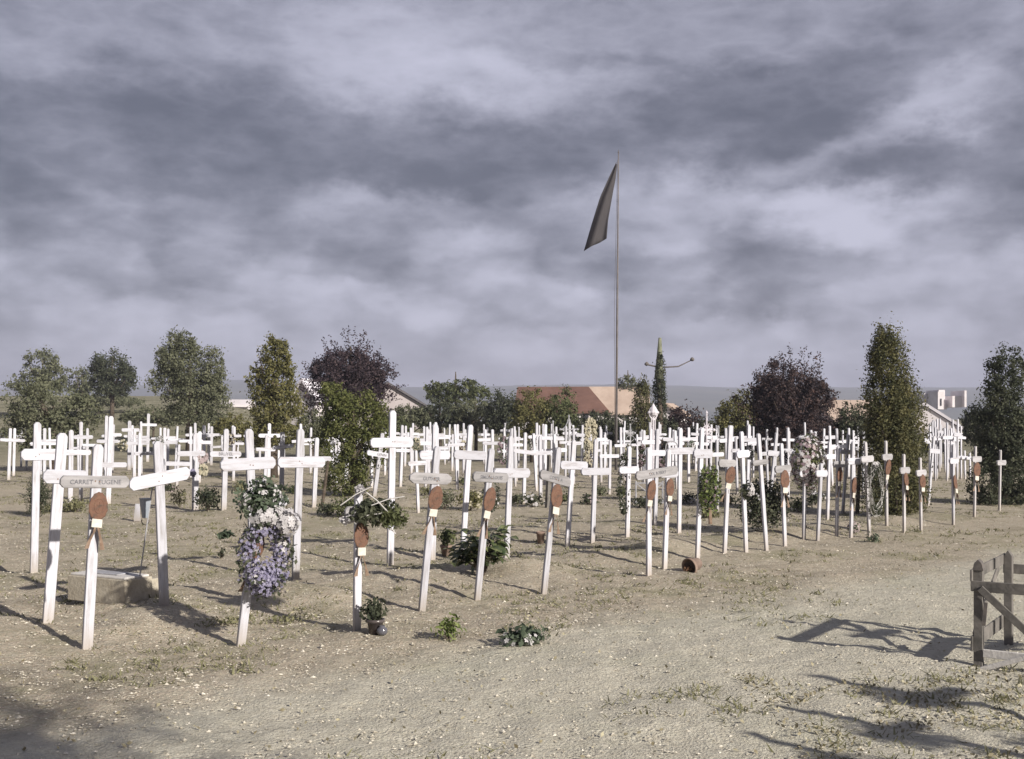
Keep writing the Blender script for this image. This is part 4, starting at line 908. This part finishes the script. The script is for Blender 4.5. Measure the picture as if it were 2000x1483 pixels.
Lp = [(1203, 318), (1190, 345), (1172, 385), (1157, 435), (1141, 490)]; Rp = [(1205, 322), (1202, 350), (1195, 390), (1188, 430), (1185, 466)]
def lerp_l(P, f): 
    f = f * (len(P) - 1); i = min(int(f), len(P) - 2); t = f - i; return (P[i][0] * (1 - t) + P[i + 1][0] * t, P[i][1] * (1 - t) + P[i + 1][1] * t)
for j in range(nu):
    f = j / (nu - 1); l = lerp_l(Lp, f); r = lerp_l(Rp, f)
    for i in range(nvv):
        g_ = i / (nvv - 1); y = l[1] * (1 - g_) + r[1] * g_ ; x = l[0] * (1 - g_) + r[0] * g_
        p = px(x, y, d0); p.y += .09 * math.sin(g_ * 7 + f * 2.5) * (.2 + f); V.append(tuple(p - hoist))
Fc = [(j * nvv + i, j * nvv + i + 1, (j + 1) * nvv + i + 1, (j + 1) * nvv + i) for j in range(nu - 1) for i in range(nvv - 1)]
fo = link('cloth', MB().add(V, Fc).mesh('cloth', True), M['flag'], Wf); md = fo.modifiers.new('s', 'SOLIDIFY'); md.thickness = .012
link('tie_cord', MB().tube([(0, 0, 0), (.03, 0, .03)], .008, 5).mesh('tie_cord'), M['pole'], Wf)

# ------------------------------------------------------------------ trees
def tree(label, name, cat, d, lobes, ybase, m_, leaf_px=6, dens=3.6, trunk=True, kind0='round', depth=1.0, group=None, asp=1.9, clump=.20, xt=None):
    """lobes: (cx, cy, rx, ry) in pixels at distance d"""
    k = d / F; X0 = xt if xt else sum(l[0] for l in lobes) / len(lobes); b = px(X0, ybase, d); b.z = min(b.z, gz(b.x, b.y) + .05) if not isinstance(ybase, float) else b.z
    b.z = gz(b.x, b.y)
    W = thing(name, label, cat, tuple(b), group); allP = []; allN = []
    for (cx, cy, rx, ry, *kk) in lobes:
        kind = kk[0] if kk else kind0
        c = np.array(px(cx, cy, d)); c[1] += rng.uniform(-.25, .25) * rx * k
        area = math.pi * rx * ry; n = int(dens * area / (leaf_px ** 2 / asp) / .5); n = min(n, 30000)
        R3 = np.array([rx * k, rx * k * depth, ry * k])
        if kind == 'round':
            nc = max(int(area / (min(rx, ry) * clump * 2) ** 2 * 2.6), 14)
            q = unit(rng.normal(size=(nc, 3))); q *= (rng.uniform(.25, 1, nc) ** .45)[:, None]; q *= 1 + rng.normal(0, .07, (nc, 1))
            C3 = c + q * R3; idx = rng.integers(0, nc, n); rad = clump * min(rx, ry) * k * rng.uniform(.6, 1.5, nc)
            off = rng.normal(size=(n, 3)) * .62; P = C3[idx] + off * rad[idx][:, None]; Nn = unit(off + q[idx] * .5)
        elif kind == 'spiky':       # sprays fanning upward from low in the crown
            root = c + np.array([0, 0, -R3[2] * 1.0]); ns = 240; dirs = rng.normal(size=(ns, 3)); dirs[:, 2] = np.abs(dirs[:, 2]) * 1.15 - .18; dirs = unit(dirs)
            L_ = rng.uniform(.6, 1.08, ns); end = dirs * L_[:, None]; end = end * R3 * np.array([1.38, 1.38, 2.12]) 
            end[:, 2] *= 1.0; idx = rng.integers(0, ns, n); f = rng.uniform(.22, 1, n) ** .7
            P = root + end[idx] * f[:, None]; P[:, 2] += -.10 * R3[2] * (np.linalg.norm(end[idx][:, :2], axis=1) / R3[0]) ** 2 * f
            P += rng.normal(size=(n, 3)) * (.060 * rx * k * (1.35 - f))[:, None]; Nn = unit(rng.normal(size=(n, 3)) + dirs[idx] * .2)
        else:                       # columnar: upright flames over a spindle
            nc = 150; zz = rng.uniform(-1, 1, nc); aa = rng.uniform(0, 6.28, nc); prof = np.sqrt(np.clip(1 - np.clip(zz, -.2, 1) ** 2 * .92, .03, 1)) * np.where(zz < -.2, .95, 1) * rng.uniform(.55, 1.0, nc)
            C3 = c + np.stack([np.cos(aa) * prof * R3[0], np.sin(aa) * prof * R3[1], zz * R3[2]], 1)
            idx = rng.integers(0, nc, n); off = rng.normal(size=(n, 3)) * np.array([.16, .16, .30 * min(ry / rx, 2.2) * .55]); P = C3[idx] + off * rx * k
            P[:, 2] = np.clip(P[:, 2], c[2] - R3[2] * 1.0, None)
            Nn = unit(off + np.stack([np.cos(aa[idx]), np.sin(aa[idx]), 0 * aa[idx]], 1) * .5)
        allP.append(P); allN.append(Nn)
    P = np.concatenate(allP); Nn = np.concatenate(allN); ok = P[:, 2] > b.z + .02; P = P[ok]; Nn = Nn[ok]
    lv(W, P, leaf_px * k, m_, Nn, asp, 'crown')
    if trunk:
        mb = MB(); r0 = .035 * (P[:, 2].max() - b.z); zc = np.median(P[:, 2]) - b.z
        mb.tube([(0, 0, -.1), (.02, 0, zc * .5), (0, .02, zc), (0, 0, zc * 1.4)], [r0, r0 * .8, r0 * .55, r0 * .2], 8)
        for _ in range(9):
            q = P[rng.integers(len(P))] - np.array(b); z1 = zc * rng.uniform(.45, .9); mb.tube([(0, 0, z1), tuple((q * .5 + np.array((0, 0, z1 * .5)))), tuple(q)], [r0 * .4, r0 * .22, r0 * .07], 5)
        link('trunk', mb.mesh('trunk', True), M['bark'], W)
    return W
G = 'trees behind the cemetery'
tree('grey green round tree cut by the left picture edge', 'round_tree', 'tree', 70, [(82, 712, 34, 36), (108, 735, 26, 30), (60, 755, 50, 28)], 800, M['leaf_grey'], 5, group=G)
tree('small grey tree between the left edge tree and the compact tree', 'round_tree', 'tree', 75, [(150, 745, 26, 27), (170, 765, 18, 16)], 790, M['leaf_grey'], 5, group=G)
tree('compact dark rounded tree standing alone at the left against the sky', 'round_tree', 'tree', 70, [(218, 722, 40, 43), (238, 742, 28, 30), (198, 738, 22, 32), (220, 762, 38, 16)], 775, M['leaf_dark'], 4.5, 4.6, group=G)
tree('bushy grey green thicket low at the left edge', 'bush', 'bush', 34, [(90, 790, 60, 52), (150, 815, 48, 42), (60, 840, 50, 55), (115, 850, 55, 45)], 905, M['leaf_grey'], 6, group='bushes along the far cemetery edge')
tree('tall loose pale tree with two peaks left of the conical tree', 'poplar', 'tree', 46, [(350, 700, 42, 50), (358, 675, 22, 30), (405, 720, 34, 42), (325, 745, 36, 38), (370, 780, 60, 55), (415, 790, 34, 55), (395, 830, 55, 30), (330, 700, 26, 34), (385, 745, 50, 45)], 900, M['leaf_grey'], 5, 3.6, group=G)
tree('yellowish green conical tree left of the first purple tree', 'conical_tree', 'tree', 30, [(540, 700, 30, 42), (541, 750, 44, 50), (537, 805, 56, 52), (500, 740, 18, 30), (545, 680, 16, 22), (535, 850, 58, 30)], 870, M['leaf_olive'], 5.5, 4.2, group=G)
tree('dark purple leaved tree with ragged outline left of the middle', 'purple_tree', 'tree', 42, [(683, 716, 80, 64, 'spiky'), (683, 722, 66, 46), (640, 728, 36, 34), (728, 728, 36, 38), (690, 762, 62, 36)], 850, M['leaf_purple'], 4.8, 4.0, group=G)
tree('lower part of dark purple foliage beneath the first purple tree', 'purple_bush', 'bush', 43, [(690, 760, 66, 38)], 850, M['leaf_purple'], 5.5, 2.5, group=G)
tree('green and yellow shrub growing in front of the first purple tree', 'tall_shrub', 'shrub', 23, [(655, 790, 30, 48), (700, 815, 50, 50), (660, 860, 46, 55), (715, 880, 42, 50), (675, 925, 48, 45), (735, 840, 26, 34)], 985, M['leaf_shrub'], 5.5, 4.2, group='shrubs among the crosses')
tree('flat topped spreading green tree right of the gabled house', 'spreading_tree', 'tree', 60, [(870, 770, 40, 22), (905, 765, 40, 24), (935, 775, 28, 20), (850, 760, 22, 14)], 820, M['leaf_green'], 5, group=G)
hb = [('grey hedge clump before the gabled house', 800, 812, 45, 22, 50, 'leaf_grey'), ('dull green hedge clump left of the middle', 860, 810, 50, 28, 50, 'leaf_dark'), ('grey green hedge clump under the spreading tree', 930, 812, 48, 30, 50, 'leaf_grey'),
      ('dark hedge clump left of the red roof', 985, 805, 36, 42, 48, 'leaf_dark'), ('yellow green bush before the red roof', 1040, 812, 38, 50, 42, 'leaf_olive'), ('green bush before the white wall of the red roofed house', 1092, 808, 34, 48, 42, 'leaf_green'),
      ('dark bush between the two roofs', 1160, 832, 45, 30, 45, 'leaf_dark'), ('low dark bush behind the flagpole foot', 1215, 838, 40, 30, 45, 'leaf_dark'), ('brownish bush right of the ivy clad tree', 1335, 830, 38, 38, 44, 'leaf_plum'),
      ('low green bush before the distant hill', 1385, 850, 40, 28, 40, 'leaf_dark'), ('green brown bush left of the second purple tree', 1440, 815, 46, 50, 38, 'leaf_olive'), ('grey green bush at the foot of the second purple tree', 1490, 850, 50, 32, 36, 'leaf_grey'),
      ('reddish bush between the second purple tree and the big conifer', 1615, 845, 50, 30, 36, 'leaf_plum'), ('dark bush left of the big conifer', 1670, 830, 40, 50, 34, 'leaf_dark'), ('dark hedge clump below the white gable', 1835, 862, 36, 22, 42, 'leaf_dark'),
      ('dense dark bush left of the right edge tree', 1915, 825, 34, 50, 40, 'leaf_dark'), ('low grey bush under the tall pale tree', 300, 812, 60, 18, 55, 'leaf_grey'), ('low bushes left of the conical tree', 460, 835, 40, 24, 40, 'leaf_olive'),
      ('bush between the conical tree and the green shrub', 610, 830, 32, 28, 40, 'leaf_grey'), ('low bush right of the green shrub', 770, 835, 34, 22, 45, 'leaf_green'), ('grassy bank bush at the far left meadow', 200, 782, 70, 12, 75, 'leaf_grey'),
      ('dark bush beside the ivy clad tree', 1300, 842, 24, 34, 42, 'leaf_dark')]
for lab, X, Y, rx, ry, d, mm in hb: tree(lab, 'bush', 'bush', d, [(X, Y, rx, ry), (X + rx * .45, Y + ry * .3, rx * .7, ry * .8), (X - rx * .5, Y + ry * .25, rx * .6, ry * .85)], 900, M[mm], 5, 3.6, group='bushes along the far cemetery edge')
tree('small round tree behind the orange roof', 'round_tree', 'tree', 90, [(1225, 750, 20, 18), (1240, 762, 18, 14), (1214, 760, 12, 14)], 790, M['leaf_grey'], 4.5, group=G)
tree('brownish columnar cypress left of the ivy clad tree', 'cypress', 'tree', 40, [(1254, 812, 20, 66)], 905, M['leaf_cypress'], 4.5, 6, kind0='column', group=G)
tree('large dense conifer column standing at the right', 'conifer', 'tree', 17.9, [(1742, 900, 60, 118), (1732, 770, 42, 108), (1725, 700, 27, 55), (1765, 830, 40, 80), (1748, 960, 54, 60)], 1012, M['leaf_cypress'], 5, 5.0, kind0='column', group=G)
tree('dark purple fan shaped tree in front of the distant hill at the right', 'purple_tree', 'tree', 34, [(1540, 765, 86, 86, 'spiky'), (1540, 772, 68, 60), (1495, 775, 36, 40), (1585, 775, 38, 42), (1542, 820, 62, 48)], 880, M['leaf_plum'], 5, 4.2, group=G)
tree('dark conifer cut by the right picture edge', 'conifer', 'tree', 20.5, [(1958, 850, 50, 130), (1968, 745, 38, 66), (1930, 950, 42, 55), (1985, 900, 50, 110)], 1000, M['leaf_dark'], 5.5, 4.2, group=G, depth=1.0)
# unseen tree added behind the camera to cast shade on the lower left corner
W = thing('round_tree', 'added tree behind the camera that casts shade on the lower left ground', 'tree', (3.6, -1.15, 0), G)
P, n_ = blob_points((3.3, -1.1, 4.0), (1.1, 1.15, 1.0), 2400, .1); P = P + rng.normal(0, .2, P.shape); lv(W, P, .11, M['leaf_green'], n_, 1.8, 'crown')
link('trunk', MB().tube([(0, 0, -.1), (.05, 0, 1.6), (-.1, .1, 3), (-.2, .1, 4.4)], [.13, .10, .07, .03], 9).mesh('trunk', True), M['bark'], W)
# narrow ivy-clad tree with thin arms
W = tree('very narrow ivy clad tree with a bare grey spike and two thin arms', 'ivy_tree', 'tree', 41, [(1288, 790, 14, 60), (1289, 735, 11, 40)], 900, M['leaf_dark'], 4.5, 3.6, kind0='column', trunk=True, group=G)
b = W.location; k = 41 / F
A = px(1287, 740, 41) - b; B = px(1289, 660, 41) - b; link('spike', MB().tube([tuple(A), tuple((A + B) / 2), tuple(B)], [.17, .11, .055], 8).mesh('spike', True), mat('spike_bark', (.10, .11, .07), (.22, .23, .17), 6, .9), W)
A = px(1263, 712, 41) - b; Bm = px(1290, 718, 41) - b; Cc = px(1325, 716, 41) - b; D = px(1352, 703, 41) - b
link('arm', MB().tube([tuple(A), tuple(Bm)], .035, 6).mesh('arm'), M['pole'], W); link('arm', MB().tube([tuple(Bm), tuple(Cc), tuple(D)], [.035, .03, .02], 6).mesh('arm'), M['pole'], W)
for q in (A, D): link('lamp_head', MB().lathe([(0, -.06), (.07, -.03), (.085, .02), (.04, .08), (0, .1)], 9, tuple(q)).mesh('lamp_head', True), M['iron'], W)

# ------------------------------------------------------------------ buildings
def house(label, X, d, wdt, lng, wall, rise, yaw, mw, mr, zb=None, windows=(), name='house', chim=False, hood=.25, hip=0):
    """gable roof house, ridge along local x"""
    x = (X - W0) / F * d; z = gz(x, d) - .2 if zb is None else zb
    W = tag(empty(name, mat=Matrix.Translation((x, d, z)) @ Matrix.Rotation(yaw, 4, 'Z')), label, 'house')
    a, b = lng / 2, wdt / 2; wr = a - hip * 1.05; m1 = MB().add([(-a, -b, 0), (a, -b, 0), (a, b, 0), (-a, b, 0), (-a, -b, wall), (a, -b, wall), (a, b, wall), (-a, b, wall), (-a, 0, wall + rise), (wr if hip else a, 0, wall + rise - (.1 if hip else 0))],
        [(0, 1, 5, 4), (2, 3, 7, 6), (1, 2, 6, 9, 5), (3, 0, 4, 8, 7)])
    link('wall', m1.mesh('wall'), mw, W); o = hood; t = .18; s = rise / b; ro = MB()
    hx = a + o - hip
    if hip: ro.add([(a + o, -b - o, wall - s * o + .07), (a + o, b + o, wall - s * o + .07), (hx, 0, wall + rise + .07 + t)], [(0, 1, 2)])
    for sg in (-1, 1):
        y0, z0 = sg * (b + o), wall - s * o + .06; ro.add([(-a - o, y0, z0), (a + o, y0, z0), (hx, 0, wall + rise + .06), (-a - o, 0, wall + rise + .06), (-a - o, y0, z0 + t), (a + o, y0, z0 + t), (hx, 0, wall + rise + .06 + t), (-a - o, 0, wall + rise + .06 + t)],
               [(0, 1, 2, 3), (4, 7, 6, 5), (0, 4, 5, 1), (1, 5, 6, 2), (3, 7, 4, 0)])
    rf = link('roof', ro.mesh('roof'), mr, W)
    if chim: link('chimney', MB().box((a * .4, 0, wall + rise + .2), (.5, .5, 1.2)).mesh('chimney'), M['wallgrey'], rf)
    for (wx, wz, ww, wh) in windows:
        f = link('window', MB().box((wx, -b - .03, wz), (ww, .08, wh)).mesh('window'), M['wallgrey'], W); link('pane', MB().box((wx, -b - .075, wz), (ww * .8, .03, wh * .85)).mesh('pane'), M['glass'], f)
    return W
def zpx(y, d): return EYE + (HZ - y) / F * d
# gable house: gable end facing us, only right slope shows
d = 95; k = d / F
house('pinkish grey gabled house behind the first purple tree', 752, d, 172 * k, 10, zpx(806, d) - 0.5, zpx(755, d) - zpx(806, d), R(98.5), M['wallgrey'], M['roofdark'], .5, hood=.3)
d = 70; k = d / F
house('white plastered house seen between the conical tree and the purple tree', 612, d, 60 * k, 60 * k, zpx(782, d) - .3, zpx(748, d) - zpx(782, d), R(62), M['wallwhite'], M['roofwhite'], .3, windows=((0, 1.8, .5, .8),))
house('low white shed seen beneath the gap left of the conical tree', 465, 90, 2, 45 * 90 / F, zpx(795, 90) - 1.5, .35, R(0), M['wallwhite'], M['wallwhite'], 1.5, windows=((-.5, .8, .3, .3), (.4, .8, .3, .3)), name='shed')
d = 80; k = d / F
house('long low house with red tiled roof and white wall in the middle distance', 1100, d, 5.5, 165 * k, zpx(806, d) - .6, zpx(769, d) - zpx(806, d) + .25, R(-6), M['wallwhite'], M['tile'], .6, windows=((-1.6, 1.2, .5, .8), (0, 1.2, .5, .8), (1.7, 1.2, .5, .8)), hip=40 * 80 / F)
d = 90; k = d / F
house('house with pale orange tiled roof right of the red roofed one', 1205, d, 5, 112 * k, zpx(808, d) - .6, zpx(766, d) - zpx(808, d) + .2, R(-4), M['wallwhite'], M['tilepale'], .6, windows=((-.9, 1.1, .4, .6), (.7, 1.1, .4, .6)))
house('small pale rendered house right of the ivy clad tree', 1308, 85, 2.2, 2.4, zpx(812, 85) - .8, .7, R(70), M['wallwhite'], M['tilepale'], .8, name='house')
d = 62; k = d / F
house('low house with faded red roof between the purple tree and the big conifer', 1655, d, 4.5, 105 * k, zpx(826, d) - .3, zpx(797, d) - zpx(826, d) + .2, R(5), M['wallwhite'], M['tilepale'], .3, windows=((-.6, .8, .4, .5), (.6, .8, .4, .5)))
d = 66; k = d / F
house('house with bright white sloping roof right of the big conifer', 1806, d, 128 * k, 5, zpx(838, d) + 1.2, zpx(795, d) - zpx(838, d), R(70), M['wallwhite'], M['roofwhite'], -1.2, hood=.1)
def ruin(label, X, d, parts, m_):
    x = (X - W0) / F * d; W = tag(empty('ruined_building', (x, d, 0)), label, 'building'); mb = MB(); k = d / F; pn = MB()
    for (x0, x1, y0, y1, dy) in parts: mb.box((((x0 + x1) / 2 - X) * k, dy, zpx((y0 + y1) / 2, d)), ((x1 - x0) * k, 5, (y1 - y0) * k))
    link('wall', mb.mesh('wall'), m_, W)
    for (x0, x1, y0, y1, dy) in parts[:2]: link('opening', MB().box((((x0 + x1) / 2 - X) * k, dy - 2.52, zpx((y0 * .4 + y1 * .6), d)), ((x1 - x0) * k * .25, .1, (y1 - y0) * k * .4)).mesh('opening'), M['glass'], W)
    return W
ruin('pale broken walled buildings on the rise between the two dark conifers', 1845, 160, [(1819, 1830, 766, 800, 0), (1831, 1843, 762, 800, 2), (1852, 1872, 774, 796, 1), (1843, 1852, 782, 800, 3), (1870, 1874, 764, 796, 0), (1812, 1818, 768, 800, 4)], M['wallwhite'])

# ------------------------------------------------------------------ haze
bx = MB().box((0, 1400, 34), (5200, 3400, 76)).mesh('haze')
hm = bpy.data.materials.new('haze'); hm.use_nodes = True; nt = hm.node_tree; nt.nodes.remove(nt.nodes['Principled BSDF'])
pv = nt.nodes.new('ShaderNodeVolumePrincipled'); pv.inputs['Color'].default_value = (.70, .73, .93, 1); pv.inputs['Density'].default_value = .0007
nt.links.new(pv.outputs[0], nt.nodes['Material Output'].inputs['Volume'])
ho = link('haze', bx, hm); tag(ho, 'thin lilac haze in the air between the cemetery and the hills', 'haze', kind='stuff')
sc.cycles.volume_bounces = 0
